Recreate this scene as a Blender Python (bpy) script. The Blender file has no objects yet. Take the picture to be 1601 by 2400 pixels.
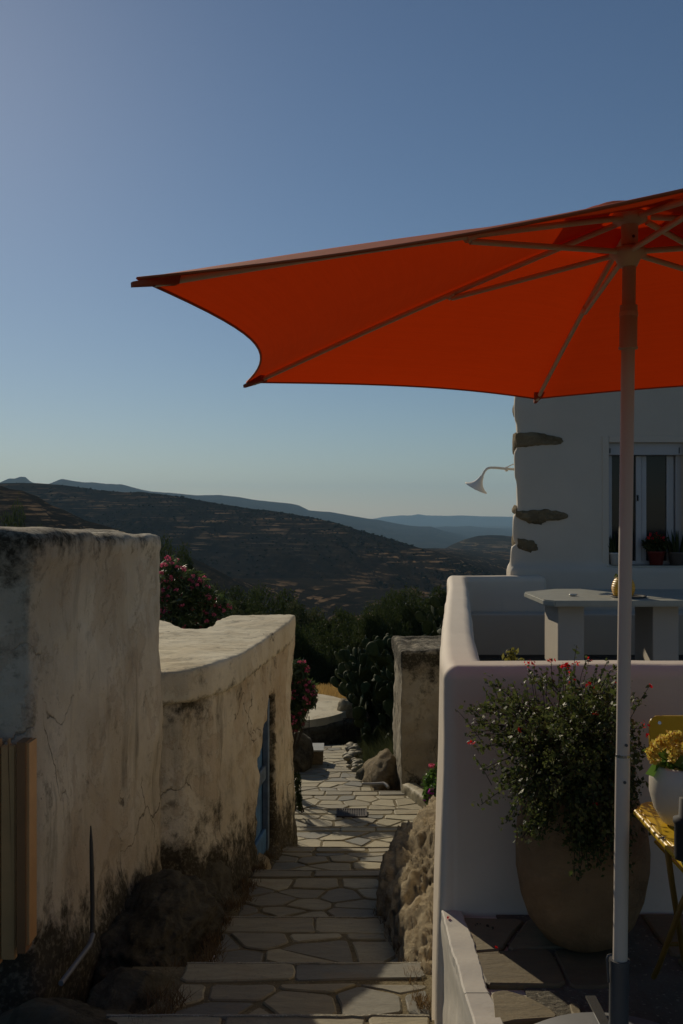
import bpy, bmesh, math, random
import numpy as np
from mathutils import Vector, Matrix, noise
random.seed(7); rng = np.random.default_rng(7)
sc = bpy.context.scene
COL = sc.collection
F = 2333.0
R = math.radians

# ------------------------------------------------------------------ camera, sky, sun, exposure
cam = bpy.data.cameras.new('camera'); camo = bpy.data.objects.new('camera', cam); COL.objects.link(camo)
cam.sensor_fit = 'VERTICAL'; cam.sensor_height = 36; cam.lens = 35.0
cam.clip_start = 0.05; cam.clip_end = 90000
camo.location = (0, 0, 0); camo.rotation_euler = (R(90), 0, 0)
sc.camera = camo
SUN_AZ, SUN_EL = -23.5, 24.5          # degrees from +Y towards +X, elevation
w = bpy.data.worlds.new('World'); sc.world = w; w.use_nodes = True
nt = w.node_tree; bg = nt.nodes['Background']
sky = nt.nodes.new('ShaderNodeTexSky'); sky.sky_type = 'NISHITA'; sky.sun_disc = False
sky.sun_elevation = R(SUN_EL); sky.sun_rotation = R(SUN_AZ)
sky.altitude = 300; sky.air_density = 1.0; sky.dust_density = 0.2; sky.ozone_density = 4.0
nt.links.new(sky.outputs[0], bg.inputs[0]); bg.inputs[1].default_value = 0.078
sl = bpy.data.lights.new('sun', 'SUN'); slo = bpy.data.objects.new('sun', sl); COL.objects.link(slo)
sl.energy = 5.0; sl.angle = R(0.53); sl.color = (1.0, 0.87, 0.66)
sd = Vector((math.sin(R(SUN_AZ))*math.cos(R(SUN_EL)), math.cos(R(SUN_AZ))*math.cos(R(SUN_EL)), math.sin(R(SUN_EL))))
slo.rotation_euler = sd.to_track_quat('Z', 'Y').to_euler()
slo.location = (-10, 20, 30)
sc.view_settings.view_transform = 'Standard'; sc.view_settings.look = 'None'
sc.view_settings.gamma = 1; sc.view_settings.use_curve_mapping = False
sc.view_settings.exposure = -0.75
sc.render.engine = 'CYCLES'
cy = sc.cycles
cy.use_denoising = True; cy.max_bounces = 8; cy.diffuse_bounces = 4; cy.glossy_bounces = 3
cy.transmission_bounces = 4; cy.volume_bounces = 1; cy.transparent_max_bounces = 8
cy.use_adaptive_sampling = True; cy.adaptive_threshold = 0.015
cy.caustics_reflective = False; cy.caustics_refractive = False

# ------------------------------------------------------------------ helpers
def P(px, py, Y): return Vector(((px-800.5)/F*Y, Y, -(py-1200)/F*Y))

def tag(o, label=None, cat=None, group=None, kind=None):
    if label: o['label'] = label
    if cat: o['category'] = cat
    if group: o['group'] = group
    if kind: o['kind'] = kind
    return o

def empty(name, loc=(0,0,0), parent=None):
    o = bpy.data.objects.new(name, None); COL.objects.link(o); o.location = loc
    o.empty_display_size = 0.1
    return o

def link(name, me, mat=None, parent=None, loc=None):
    if mat and not me.materials: me.materials.append(mat)
    o = bpy.data.objects.new(name, me); COL.objects.link(o)
    if parent:
        o.parent = parent
        o.matrix_parent_inverse = Matrix.Translation(-Vector(parent.location))
    if loc: o.location = loc
    return o

def bm_obj(name, bm, mat=None, parent=None, smooth=False, loc=None):
    bmesh.ops.recalc_face_normals(bm, faces=bm.faces)
    me = bpy.data.meshes.new(name); bm.to_mesh(me); bm.free()
    if smooth: me.shade_smooth()
    return link(name, me, mat, parent, loc)

def np_mesh(name, V, Fc, smooth=False):
    """V (n,3), Fc (m,k) all faces the same size"""
    me = bpy.data.meshes.new(name)
    V = np.asarray(V, dtype=np.float32); Fc = np.asarray(Fc, dtype=np.int32)
    m, k = Fc.shape
    me.vertices.add(len(V)); me.vertices.foreach_set('co', V.ravel())
    me.loops.add(m*k); me.loops.foreach_set('vertex_index', Fc.ravel())
    me.polygons.add(m); me.polygons.foreach_set('loop_start', np.arange(0, m*k, k, dtype=np.int32))
    me.update(calc_edges=True)
    if smooth: me.shade_smooth()
    return me

def add_box(bm, x0, x1, y0, y1, z0, z1, bevel=0):
    vs = [bm.verts.new(p) for p in ((x0,y0,z0),(x1,y0,z0),(x1,y1,z0),(x0,y1,z0),(x0,y0,z1),(x1,y0,z1),(x1,y1,z1),(x0,y1,z1))]
    for f in ((0,3,2,1),(4,5,6,7),(0,1,5,4),(1,2,6,5),(2,3,7,6),(3,0,4,7)): bm.faces.new([vs[i] for i in f])
    return vs

def box(name, x0, x1, y0, y1, z0, z1, mat, parent=None, bevel=0.0, seg=2):
    bm = bmesh.new(); add_box(bm, x0, x1, y0, y1, z0, z1)
    if bevel: bmesh.ops.bevel(bm, geom=bm.edges[:], offset=bevel, segments=seg, affect='EDGES', profile=0.6)
    o = bm_obj(name, bm, mat, parent)
    if bevel: o.data.shade_smooth() if False else None
    return o

def prism(bm, pts, zb, zt):
    n = len(pts)
    zb = zb if hasattr(zb, '__len__') else [zb]*n
    zt = zt if hasattr(zt, '__len__') else [zt]*n
    a = [bm.verts.new((p[0], p[1], z)) for p, z in zip(pts, zb)]
    b = [bm.verts.new((p[0], p[1], z)) for p, z in zip(pts, zt)]
    bm.faces.new(a[::-1]); bm.faces.new(b)
    for i in range(n):
        j = (i+1) % n; bm.faces.new((a[i], a[j], b[j], b[i]))

def tube_bm(bm, pts, rad, seg=10, caps=True):
    """tube along points; rad scalar or list"""
    pts = [Vector(p) for p in pts]; n = len(pts)
    rad = rad if hasattr(rad, '__len__') else [rad]*n
    rings = []; up = Vector((0, 0, 1))
    prev = None
    for i in range(n):
        t = (pts[min(i+1, n-1)] - pts[max(i-1, 0)])
        if t.length < 1e-9: t = Vector((0,0,1))
        t.normalize()
        if prev is None:
            a = t.orthogonal().normalized()
        else:
            a = (prev - t*prev.dot(t))
            a = a.normalized() if a.length > 1e-6 else t.orthogonal().normalized()
        prev = a; b = t.cross(a)
        rings.append([bm.verts.new(pts[i] + (a*math.cos(2*math.pi*k/seg) + b*math.sin(2*math.pi*k/seg))*rad[i]) for k in range(seg)])
    for i in range(n-1):
        for k in range(seg):
            l = (k+1) % seg
            bm.faces.new((rings[i][k], rings[i][l], rings[i+1][l], rings[i+1][k]))
    if caps:
        bm.faces.new(rings[0][::-1]); bm.faces.new(rings[-1])

def tube(name, pts, rad, mat, parent=None, seg=12):
    bm = bmesh.new(); tube_bm(bm, pts, rad, seg)
    o = bm_obj(name, bm, mat, parent, smooth=True)
    m = o.data
    m.set_sharp_from_angle(angle=R(55))
    return o

def lathe_bm(bm, prof, seg=32, center=(0,0,0)):
    c = Vector(center); rings = []
    for r, z in prof:
        if r < 1e-5: rings.append([bm.verts.new(c + Vector((0,0,z)))])
        else: rings.append([bm.verts.new(c + Vector((r*math.cos(2*math.pi*k/seg), r*math.sin(2*math.pi*k/seg), z))) for k in range(seg)])
    for a, b in zip(rings, rings[1:]):
        for k in range(seg):
            l = (k+1) % seg
            if len(a) == 1 and len(b) == 1: continue
            if len(a) == 1: bm.faces.new((a[0], b[l], b[k]))
            elif len(b) == 1: bm.faces.new((a[k], a[l], b[0]))
            else: bm.faces.new((a[k], a[l], b[l], b[k]))

def lathe(name, prof, mat, parent=None, seg=32, center=(0,0,0)):
    bm = bmesh.new(); lathe_bm(bm, prof, seg, center)
    return bm_obj(name, bm, mat, parent, smooth=True)

def fbm(v, s, octv=4, off=0.0):
    return noise.fractal(Vector((v[0]*s+off, v[1]*s+off*1.7, v[2]*s-off)), 0.9, 2.1, octv)

def remesh(bm, voxel, smooth_it=2, disp=None):
    """fuse the solids of bm into one skin (voxel remesh), soften, then displace every vertex along its normal"""
    bmesh.ops.recalc_face_normals(bm, faces=bm.faces)
    me = bpy.data.meshes.new('tmp'); bm.to_mesh(me); bm.free()
    o = bpy.data.objects.new('tmp', me); COL.objects.link(o)
    m = o.modifiers.new('r', 'REMESH'); m.mode = 'VOXEL'; m.voxel_size = voxel; m.use_smooth_shade = True
    if smooth_it:
        s = o.modifiers.new('s', 'SMOOTH'); s.iterations = smooth_it; s.factor = 0.6
    dg = bpy.context.evaluated_depsgraph_get()
    out = bpy.data.meshes.new_from_object(o.evaluated_get(dg))
    bpy.data.objects.remove(o); bpy.data.meshes.remove(me)
    if disp:
        nrm = np.empty(len(out.vertices)*3, dtype=np.float32)
        out.vertices.foreach_get('normal', nrm) if False else None
        N = [v.normal.copy() for v in out.vertices]
        for v, n_ in zip(out.vertices, N):
            v.co = v.co + n_*disp(v.co, n_)
    out.shade_smooth(); out.update()
    return out

def set_attr(me, name, fn):
    a = me.attributes.new(name, 'FLOAT', 'POINT')
    a.data.foreach_set('value', [max(0.0, min(1.0, fn(v.co))) for v in me.vertices])

# ------------------------------------------------------------------ material helpers
class NT:
    def __init__(s, name):
        s.m = bpy.data.materials.new(name); s.m.use_nodes = True
        s.t = s.m.node_tree; s.b = s.t.nodes['Principled BSDF']; s.out = s.t.nodes['Material Output']
        s.tc = s.t.nodes.new('ShaderNodeTexCoord').outputs['Object']
    def lk(s, a, b): s.t.links.new(a, b)
    def n(s, typ, **kw):
        x = s.t.nodes.new(typ)
        for k, v in kw.items():
            if hasattr(x, k) and k not in x.inputs: setattr(x, k, v)
            else:
                i = x.inputs[k]
                if isinstance(v, bpy.types.NodeSocket): s.lk(v, i)
                else: i.default_value = v
        return x
    def mapping(s, scale=(1,1,1), loc=(0,0,0), rot=(0,0,0), src=None):
        x = s.t.nodes.new('ShaderNodeMapping'); s.lk(src or s.tc, x.inputs[0])
        x.inputs['Scale'].default_value = scale; x.inputs['Location'].default_value = loc; x.inputs['Rotation'].default_value = rot
        return x.outputs[0]
    def noise(s, scale, detail=5, rough=0.6, vec=None, dist=0.0):
        x = s.t.nodes.new('ShaderNodeTexNoise'); s.lk(vec or s.tc, x.inputs['Vector'])
        x.inputs['Scale'].default_value = scale; x.inputs['Detail'].default_value = detail
        x.inputs['Roughness'].default_value = rough; x.inputs['Distortion'].default_value = dist
        return x.outputs['Fac']
    def vor(s, scale, feature='F1', vec=None, out='Distance'):
        x = s.t.nodes.new('ShaderNodeTexVoronoi'); x.feature = feature; s.lk(vec or s.tc, x.inputs['Vector'])
        x.inputs['Scale'].default_value = scale
        return x.outputs[out]
    def ramp(s, fac, stops):
        x = s.t.nodes.new('ShaderNodeValToRGB'); s.lk(fac, x.inputs[0])
        e = x.color_ramp.elements
        while len(e) < len(stops): e.new(0.5)
        for el, (p, c) in zip(e, stops):
            el.position = p; el.color = (c if len(c) == 4 else (*c, 1)) if hasattr(c, '__len__') else (c, c, c, 1)
        return x.outputs[0]
    def mix(s, fac, a, b, blend='MIX'):
        x = s.t.nodes.new('ShaderNodeMix'); x.data_type = 'RGBA'; x.blend_type = blend
        for i, v in ((x.inputs[0], fac), (x.inputs[6], a), (x.inputs[7], b)):
            if isinstance(v, bpy.types.NodeSocket): s.lk(v, i)
            elif i is x.inputs[0] or i == x.inputs[0]: i.default_value = v
            else: i.default_value = (*v, 1) if len(v) == 3 else v
        return x.outputs[2]
    def math(s, op, a, b=0.0, c=None, clamp=False):
        x = s.t.nodes.new('ShaderNodeMath'); x.operation = op; x.use_clamp = clamp
        for i, v in enumerate((a, b) if c is None else (a, b, c)):
            if isinstance(v, bpy.types.NodeSocket): s.lk(v, x.inputs[i])
            else: x.inputs[i].default_value = v
        return x.outputs[0]
    def attr(s, name):
        x = s.t.nodes.new('ShaderNodeAttribute'); x.attribute_name = name; return x.outputs['Fac']
    def bump(s, h, strength=0.4, dist=0.02, prev=None):
        x = s.t.nodes.new('ShaderNodeBump'); s.lk(h, x.inputs['Height'])
        x.inputs['Strength'].default_value = strength; x.inputs['Distance'].default_value = dist
        if prev: s.lk(prev, x.inputs['Normal'])
        return x.outputs[0]
    def done(s, col, rough=0.8, nrm=None, spec=0.3, **kw):
        b = s.b
        for i, v in (('Base Color', col), ('Roughness', rough), ('Specular IOR Level', spec)):
            if isinstance(v, bpy.types.NodeSocket): s.lk(v, b.inputs[i])
            else: b.inputs[i].default_value = ((*v, 1) if hasattr(v, '__len__') and len(v) == 3 else v)
        if nrm: s.lk(nrm, b.inputs['Normal'])
        for k, v in kw.items(): b.inputs[k].default_value = v
        return s.m

def m_old_plaster(name, hi, lo, tint, streak=0.6):
    s = NT(name)
    c = s.mix(s.ramp(s.noise(1.7, 6), [(0.35, 0.0), (0.65, 1.0)]), lo, hi)
    c = s.mix(s.math('MULTIPLY', s.ramp(s.noise(0.9, 5, vec=s.mapping(loc=(3, 7, 1))), [(0.48, 0.0), (0.68, 1.0)]), 0.65), c, tint)
    sv = s.mapping(scale=(7, 7, 0.9), rot=(R(14), 0, 0))
    st = s.ramp(s.noise(1.0, 7, 0.65, vec=sv), [(0.52, 0.0), (0.72, 1.0)])
    st2 = s.ramp(s.noise(0.8, 3, vec=s.mapping(loc=(9, 2, 4))), [(0.42, 0.0), (0.6, 1.0)])
    c = s.mix(s.math('MULTIPLY', s.math('MULTIPLY', st, st2), streak), c, (0.10, 0.088, 0.065))
    # grey blotches and pits
    bl = s.ramp(s.noise(3.3, 8, 0.7, vec=s.mapping(loc=(1, 5, 8))), [(0.56, 0.0), (0.70, 1.0)])
    c = s.mix(s.math('MULTIPLY', bl, 0.45), c, (0.15, 0.14, 0.115))
    pit = s.ramp(s.vor(26), [(0.0, 1.0), (0.16, 0.0)])
    pm = s.ramp(s.noise(7, 3), [(0.55, 0.0), (0.62, 1.0)])
    pits = s.math('MULTIPLY', pit, pm)
    c = s.mix(s.math('MULTIPLY', pits, 0.7), c, (0.08, 0.06, 0.04))
    fl = s.ramp(s.noise(2.6, 10, 0.72, vec=s.mapping(loc=(11, 3, 2)), dist=0.3), [(0.535, 0.0), (0.55, 1.0)])
    c = s.mix(s.math('MULTIPLY', fl, 0.30), c, tint)
    cv = s.n('ShaderNodeVectorMath', operation='ADD'); s.lk(s.tc, cv.inputs[0])
    nz = s.t.nodes.new('ShaderNodeTexNoise'); nz.inputs['Scale'].default_value = 3.0; nz.inputs['Detail'].default_value = 6; s.lk(s.tc, nz.inputs['Vector'])
    sc_ = s.n('ShaderNodeVectorMath', operation='SCALE'); s.lk(nz.outputs['Color'], sc_.inputs[0]); sc_.inputs['Scale'].default_value = 0.5; s.lk(sc_.outputs[0], cv.inputs[1])
    ck = s.ramp(s.vor(1.5, 'DISTANCE_TO_EDGE', vec=cv.outputs[0]), [(0.0, 1.0), (0.012, 0.0)])
    ck = s.math('MULTIPLY', ck, s.ramp(s.noise(1.1, 3, vec=s.mapping(loc=(5, 5, 5))), [(0.55, 0.0), (0.62, 1.0)]))
    c = s.mix(s.math('MULTIPLY', ck, 0.8), c, (0.06, 0.048, 0.03))
    # lichen and damp stains (stain map carried by the wall, also darkening the door recess)
    mn = s.noise(5.5, 9, 0.75)
    mo = s.math('ADD', s.math('MULTIPLY', s.attr('moss_and_dark'), 1.5), s.math('MULTIPLY', s.math('SUBTRACT', mn, 0.5), 3.4))
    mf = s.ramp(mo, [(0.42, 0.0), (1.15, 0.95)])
    mc = s.mix(s.ramp(s.noise(38, 4), [(0.5, 0.0), (0.68, 1.0)]), (0.035, 0.030, 0.019), (0.16, 0.14, 0.095))
    c = s.mix(mf, c, mc)
    h = s.math('ADD', s.noise(9, 8, 0.7), s.math('MULTIPLY', pits, -0.6))
    h = s.math('ADD', h, s.math('ADD', s.math('MULTIPLY', fl, -0.35), s.math('MULTIPLY', ck, -1.2)))
    nb = s.bump(h, 0.55, 0.035); nb = s.bump(s.noise(70, 4), 0.3, 0.006, nb)
    return s.done(c, 0.93, nb, 0.15)

def m_white(name, col=(0.80, 0.79, 0.76), stain=0.0, seed=0):
    s = NT(name)
    c = s.mix(s.ramp(s.noise(2.2, 5, vec=s.mapping(loc=(seed, 0, 0))), [(0.35, 0.0), (0.7, 1.0)]), tuple(x*0.93 for x in col), col)
    if stain:
        f = s.ramp(s.noise(1.0, 8, 0.75, vec=s.mapping(scale=(6, 6, 1.3), loc=(seed, 0, 0))), [(0.57, 0.0), (0.72, 1.0)])
        c = s.mix(s.math('MULTIPLY', f, stain), c, (0.30, 0.27, 0.22))
    nb = s.bump(s.noise(5, 5), 0.25, 0.02); nb = s.bump(s.noise(90, 3), 0.12, 0.003, nb)
    return s.done(c, 0.75, nb, 0.35)

def m_stone(name, stops, rough=0.7, scale=1.0):
    s = NT(name)
    oi = s.t.nodes.new('ShaderNodeObjectInfo')
    c = s.ramp(oi.outputs['Random'], stops)
    ofs = s.n('ShaderNodeVectorMath', operation='ADD'); s.lk(s.tc, ofs.inputs[0])
    cmb = s.n('ShaderNodeCombineXYZ'); s.lk(s.math('MULTIPLY', oi.outputs['Random'], 40.0), cmb.inputs[0]); s.lk(s.math('MULTIPLY', oi.outputs['Random'], 17.0), cmb.inputs[1]); s.lk(cmb.outputs[0], ofs.inputs[1])
    v = ofs.outputs[0]
    g = s.noise(6*scale, 8, 0.65, vec=s.mapping(scale=(1, 3, 3), src=v), dist=0.6)
    c = s.mix(s.ramp(g, [(0.35, 0.0), (0.7, 1.0)]), c, s.mix(0.45, c, (0.10, 0.085, 0.06)))
    c = s.mix(s.math('MULTIPLY', s.ramp(s.noise(3*scale, 4, vec=v), [(0.55, 0.0), (0.7, 1.0)]), 0.45), c, (0.27, 0.19, 0.10))
    c = s.mix(s.math('MULTIPLY', s.ramp(s.noise(60, 3, vec=v), [(0.6, 0.0), (0.7, 1.0)]), 0.4), c, (0.06, 0.055, 0.05))
    nb = s.bump(g, 0.5, 0.012); nb = s.bump(s.noise(80, 4, vec=v), 0.25, 0.003, nb)
    return s.done(c, rough, nb, 0.35)

def m_dirt(name, a=(0.12, 0.095, 0.065), b=(0.06, 0.048, 0.032), scale=4):
    s = NT(name)
    c = s.mix(s.ramp(s.noise(scale, 8, 0.7), [(0.35, 0.0), (0.65, 1.0)]), a, b)
    c = s.mix(s.ramp(s.noise(scale*14, 4), [(0.6, 0.0), (0.7, 1.0)]), c, tuple(x*2.0 for x in a))
    return s.done(c, 0.95, s.bump(s.noise(scale*10, 6), 0.6, 0.02), 0.1)

def m_rock(name, a, b, lichen=(0.05, 0.045, 0.035), amt=0.6):
    s = NT(name)
    c = s.mix(s.ramp(s.noise(2.5, 8, 0.7, vec=s.mapping(scale=(1, 1, 2.2), rot=(0.4, 0.3, 0)), dist=1.0), [(0.35, 0.0), (0.65, 1.0)]), a, b)
    c = s.mix(s.math('MULTIPLY', s.ramp(s.noise(4.5, 9, 0.75), [(0.5, 0.0), (0.62, 1.0)]), amt), c, lichen)
    c = s.mix(s.math('MULTIPLY', s.ramp(s.vor(22), [(0.0, 1.0), (0.25, 0.0)]), 0.25), c, tuple(min(1, x*1.5) for x in a))
    nb = s.bump(s.noise(7, 9, 0.75, dist=0.8), 0.9, 0.05); nb = s.bump(s.noise(60, 5), 0.5, 0.01, nb)
    return s.done(c, 0.92, nb, 0.15)

def m_leaf(name, a, b, c3=None, rough=0.4, trans=0.35, spec=0.5, tcol=None):
    s = NT(name)
    g = s.t.nodes.new('ShaderNodeNewGeometry'); r = g.outputs['Random Per Island']
    st = [(0.0, a), (0.6, b)] + ([(0.95, c3)] if c3 else [])
    c = s.ramp(r, st)
    s.done(c, rough, None, spec)
    tr = s.n('ShaderNodeBsdfTranslucent')
    s.lk(s.mix(0.6, c, tcol or tuple(min(1, x*2) for x in b)), tr.inputs[0])
    mx = s.n('ShaderNodeMixShader'); mx.inputs[0].default_value = trans
    s.lk(s.b.outputs[0], mx.inputs[1]); s.lk(tr.outputs[0], mx.inputs[2]); s.lk(mx.outputs[0], s.out.inputs[0])
    return s.m

def m_plain(name, col, rough=0.5, metal=0.0, var=0.15, scale=8, bump=0.1, spec=0.5):
    s = NT(name)
    c = s.mix(s.ramp(s.noise(scale, 5), [(0.35, 0.0), (0.7, 1.0)]), col, tuple(x*(1-var) for x in col))
    m = s.done(c, rough, s.bump(s.noise(scale*8, 4), bump, 0.004), spec)
    s.b.inputs['Metallic'].default_value = metal
    return m

MAT = {}
MAT['tall'] = m_old_plaster('aged_limewash', (0.66, 0.595, 0.46), (0.52, 0.455, 0.335), (0.42, 0.32, 0.21), 0.8)
MAT['shed'] = m_old_plaster('peeling_limewash', (0.68, 0.61, 0.46), (0.54, 0.465, 0.33), (0.42, 0.30, 0.18), 0.9)
MAT['oldhouse'] = m_old_plaster('weathered_render', (0.44, 0.39, 0.29), (0.34, 0.30, 0.22), (0.30, 0.24, 0.16), 0.6)
MAT['roofplaster'] = m_old_plaster('roof_limewash', (0.74, 0.67, 0.50), (0.62, 0.55, 0.39), (0.52, 0.42, 0.27), 0.12)
MAT['white'] = m_white('white_plaster', (0.70, 0.61, 0.49), 0.12, 3)
MAT['white2'] = m_white('white_render_facade', (0.58, 0.52, 0.43), 0.0, 5)
MAT['whitestained'] = m_white('stained_whitewash', (0.60, 0.56, 0.48), 0.5, 9)
MAT['paving'] = m_stone('paving_stone', [(0.0, (0.15, 0.15, 0.125)), (0.25, (0.24, 0.21, 0.14)), (0.7, (0.33, 0.28, 0.165)), (1.0, (0.42, 0.37, 0.235))])
MAT['terrstone'] = m_stone('terrace_slab', [(0.0, (0.16, 0.125, 0.068)), (0.5, (0.22, 0.175, 0.095)), (1.0, (0.25, 0.205, 0.12))], 0.65)
MAT['mortar'] = m_dirt('dirty_mortar', (0.22, 0.18, 0.105), (0.13, 0.105, 0.06), 6)
MAT['cement'] = m_dirt('cement_joint', (0.17, 0.155, 0.12), (0.11, 0.10, 0.075), 5)
MAT['paleline'] = m_dirt('pale_step_edge', (0.40, 0.37, 0.29), (0.25, 0.225, 0.165), 9)
MAT['earth'] = m_dirt('dry_earth', (0.15, 0.115, 0.07), (0.09, 0.068, 0.042), 2)
MAT['rock_dark'] = m_rock('dark_lichened_rock', (0.17, 0.15, 0.10), (0.06, 0.05, 0.032), (0.02, 0.018, 0.012), 0.75)
MAT['rock'] = m_rock('pale_rock', (0.48, 0.40, 0.26), (0.27, 0.205, 0.12), (0.10, 0.078, 0.045), 0.6)
MAT['stoneinset'] = m_rock('brown_building_stone', (0.30, 0.235, 0.14), (0.17, 0.13, 0.075), (0.07, 0.055, 0.035), 0.5)
MAT['pot_terra'] = m_rock('aged_terracotta', (0.42, 0.255, 0.13), (0.32, 0.19, 0.095), (0.16, 0.11, 0.065), 0.45)
MAT['bluewood'] = m_plain('blue_painted_wood', (0.07, 0.20, 0.40), 0.7, 0, 0.45, 9, 0.4)
MAT['bluewood2'] = m_plain('faded_blue_wood', (0.13, 0.19, 0.27), 0.8, 0, 0.5, 12, 0.5)
MAT['palewood'] = m_plain('pale_varnished_wood', (0.64, 0.34, 0.13), 0.5, 0, 0.3, 3, 0.1)
MAT['brownwood'] = m_plain('brown_wood', (0.30, 0.14, 0.05), 0.5, 0, 0.3, 3, 0.1)
MAT['frame'] = m_plain('off_white_metal', (0.74, 0.66, 0.55), 0.45, 0.0, 0.05, 5, 0.02)
MAT['pole'] = m_plain('white_painted_pole', (0.60, 0.53, 0.44), 0.55, 0.0, 0.05, 5, 0.02)
MAT['plastic'] = m_plain('grey_plastic', (0.16, 0.165, 0.17), 0.5, 0, 0.1)
MAT['darkpl'] = m_plain('dark_grey_steel', (0.09, 0.095, 0.10), 0.45, 0.3, 0.1)
MAT['steel'] = m_plain('brushed_metal', (0.55, 0.56, 0.56), 0.25, 0.9, 0.1)
MAT['black'] = m_plain('black_plastic', (0.012, 0.012, 0.013), 0.75)
MAT['yellow'] = m_plain('yellow_painted_metal', (0.64, 0.41, 0.012), 0.4, 0.0, 0.08)
MAT['yellow_shade'] = m_plain('shaded_yellow_metal', (0.17, 0.10, 0.01), 0.5, 0.0, 0.3)  # the table's yellow again, darkened so legs and frame look shaded
MAT['yellowpot'] = m_plain('yellow_glazed_clay', (0.75, 0.38, 0.015), 0.4, 0, 0.1)
MAT['ceram'] = m_plain('cream_ceramic', (0.62, 0.57, 0.47), 0.4, 0, 0.06)
MAT['whitepot'] = m_plain('white_ceramic', (0.6, 0.6, 0.58), 0.35, 0, 0.05)
MAT['redpot'] = m_plain('red_plastic_pot', (0.16, 0.018, 0.01), 0.45)
MAT['darkpot'] = m_plain('dark_clay_pot', (0.10, 0.09, 0.08), 0.6)
MAT['whitepaint'] = m_plain('white_enamel', (0.82, 0.79, 0.70), 0.75, 0, 0.04, 5, 0.02)
MAT['alu'] = m_plain('white_aluminium_frame', (0.42, 0.42, 0.42), 0.4, 0, 0.05, 5, 0.02)
MAT['tabletop'] = m_plain('polished_cement', (0.42, 0.41, 0.34), 0.45, 0, 0.2, 6, 0.08)
MAT['slate'] = m_plain('dark_slate', (0.06, 0.055, 0.045), 0.6, 0, 0.3)
MAT['iron'] = m_plain('rusty_iron', (0.05, 0.035, 0.028), 0.7, 0.4, 0.3)
MAT['doordark'] = m_plain('dark_weathered_door', (0.03, 0.022, 0.018), 0.8, 0, 0.3)
MAT['paper'] = m_plain('white_paper', (0.7, 0.7, 0.7), 0.8)
MAT['red'] = m_leaf('scarlet_petals', (0.5, 0.008, 0.01), (0.62, 0.015, 0.02), None, 0.5, 0.4, tcol=(0.9, 0.02, 0.02))
MAT['pink'] = m_leaf('pink_petals', (0.42, 0.03, 0.09), (0.60, 0.09, 0.17), (0.72, 0.20, 0.28), 0.5, 0.4, tcol=(0.9, 0.2, 0.35))
MAT['purple'] = m_leaf('magenta_petals', (0.3, 0.02, 0.25), (0.4, 0.04, 0.35), None, 0.5, 0.4)
MAT['yflower'] = m_leaf('yellow_petals', (0.60, 0.33, 0.05), (0.75, 0.52, 0.10), (0.65, 0.25, 0.08), 0.5, 0.35)
MAT['leaf_salvia'] = m_leaf('salvia_leaves', (0.030, 0.050, 0.014), (0.070, 0.090, 0.024), (0.20, 0.20, 0.065), 0.55, 0.3, 0.35)
MAT['leaf_dark'] = m_leaf('dark_evergreen_leaves', (0.022, 0.036, 0.012), (0.045, 0.062, 0.020), (0.06, 0.068, 0.025), 0.75, 0.22, 0.12)
MAT['leaf_olive'] = m_leaf('olive_green_leaves', (0.034, 0.044, 0.018), (0.065, 0.075, 0.032), (0.075, 0.08, 0.035), 0.75, 0.2, 0.12)
MAT['leaf_olean'] = m_leaf('oleander_leaves', (0.030, 0.055, 0.018), (0.055, 0.085, 0.028), (0.10, 0.13, 0.045), 0.4, 0.3)
MAT['leaf_bright'] = m_leaf('fresh_green_leaves', (0.05, 0.11, 0.02), (0.09, 0.17, 0.03), None, 0.4, 0.3)
MAT['leaf_yel'] = m_leaf('yellow_green_leaves', (0.14, 0.14, 0.03), (0.22, 0.20, 0.04), None, 0.4, 0.3)
MAT['twig'] = m_plain('brown_twigs', (0.055, 0.038, 0.024), 0.85)
MAT['dryleaf'] = m_leaf('dry_brush', (0.10, 0.065, 0.03), (0.17, 0.11, 0.05), (0.07, 0.05, 0.03), 0.8, 0.2)
MAT['drygrass'] = m_leaf('straw_grass', (0.36, 0.23, 0.08), (0.46, 0.31, 0.11), (0.28, 0.18, 0.07), 0.8, 0.3)
s = NT('cactus_skin'); MAT['cactus'] = s.done(s.mix(s.ramp(s.noise(4, 5), [(0.35, 0.0), (0.7, 1.0)]), (0.026, 0.040, 0.013), (0.046, 0.062, 0.022)), 0.75, s.bump(s.vor(26), 0.4, 0.01), 0.12)
s = NT('window_glass'); MAT['glass'] = s.done((0.02, 0.022, 0.025), 0.04, None, 0.25)
s = NT('curtain_cloth'); MAT['curtain'] = s.done(s.mix(s.noise(14, 3, vec=s.mapping(scale=(6, 1, 0.4))), (0.35, 0.36, 0.38), (0.5, 0.5, 0.5)), 0.9)
# parasol cloth: woven, lets some sun through
s = NT('orange_parasol_cloth')
wv = s.noise(3, 4); cc = s.mix(s.ramp(wv, [(0.3, 0.0), (0.7, 1.0)]), (0.50, 0.058, 0.006), (0.58, 0.078, 0.008))
cc = s.mix(s.math('MULTIPLY', s.ramp(s.noise(1.0, 3, vec=s.mapping(scale=(3, 3, 260))), [(0.4, 0.0), (0.6, 1.0)]), 0.25), cc, (0.40, 0.040, 0.005))
s.done(cc, 0.85, s.bump(s.noise(6, 3, dist=0.5), 0.12, 0.02), 0.2)
tr = s.n('ShaderNodeBsdfTranslucent'); s.lk(s.mix(0.0, (0.95, 0.058, 0.003), (0, 0, 0)), tr.inputs[0])
mx = s.n('ShaderNodeMixShader'); mx.inputs[0].default_value = 0.25
s.lk(s.b.outputs[0], mx.inputs[1]); s.lk(tr.outputs[0], mx.inputs[2]); s.lk(mx.outputs[0], s.out.inputs[0]); MAT['cloth'] = s.m
MAT['hemcloth'] = m_plain('orange_hem_tape', (0.52, 0.10, 0.025), 0.8)
MAT['capred'] = m_plain('dark_red_pocket_cloth', (0.42, 0.085, 0.03), 0.8)

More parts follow.
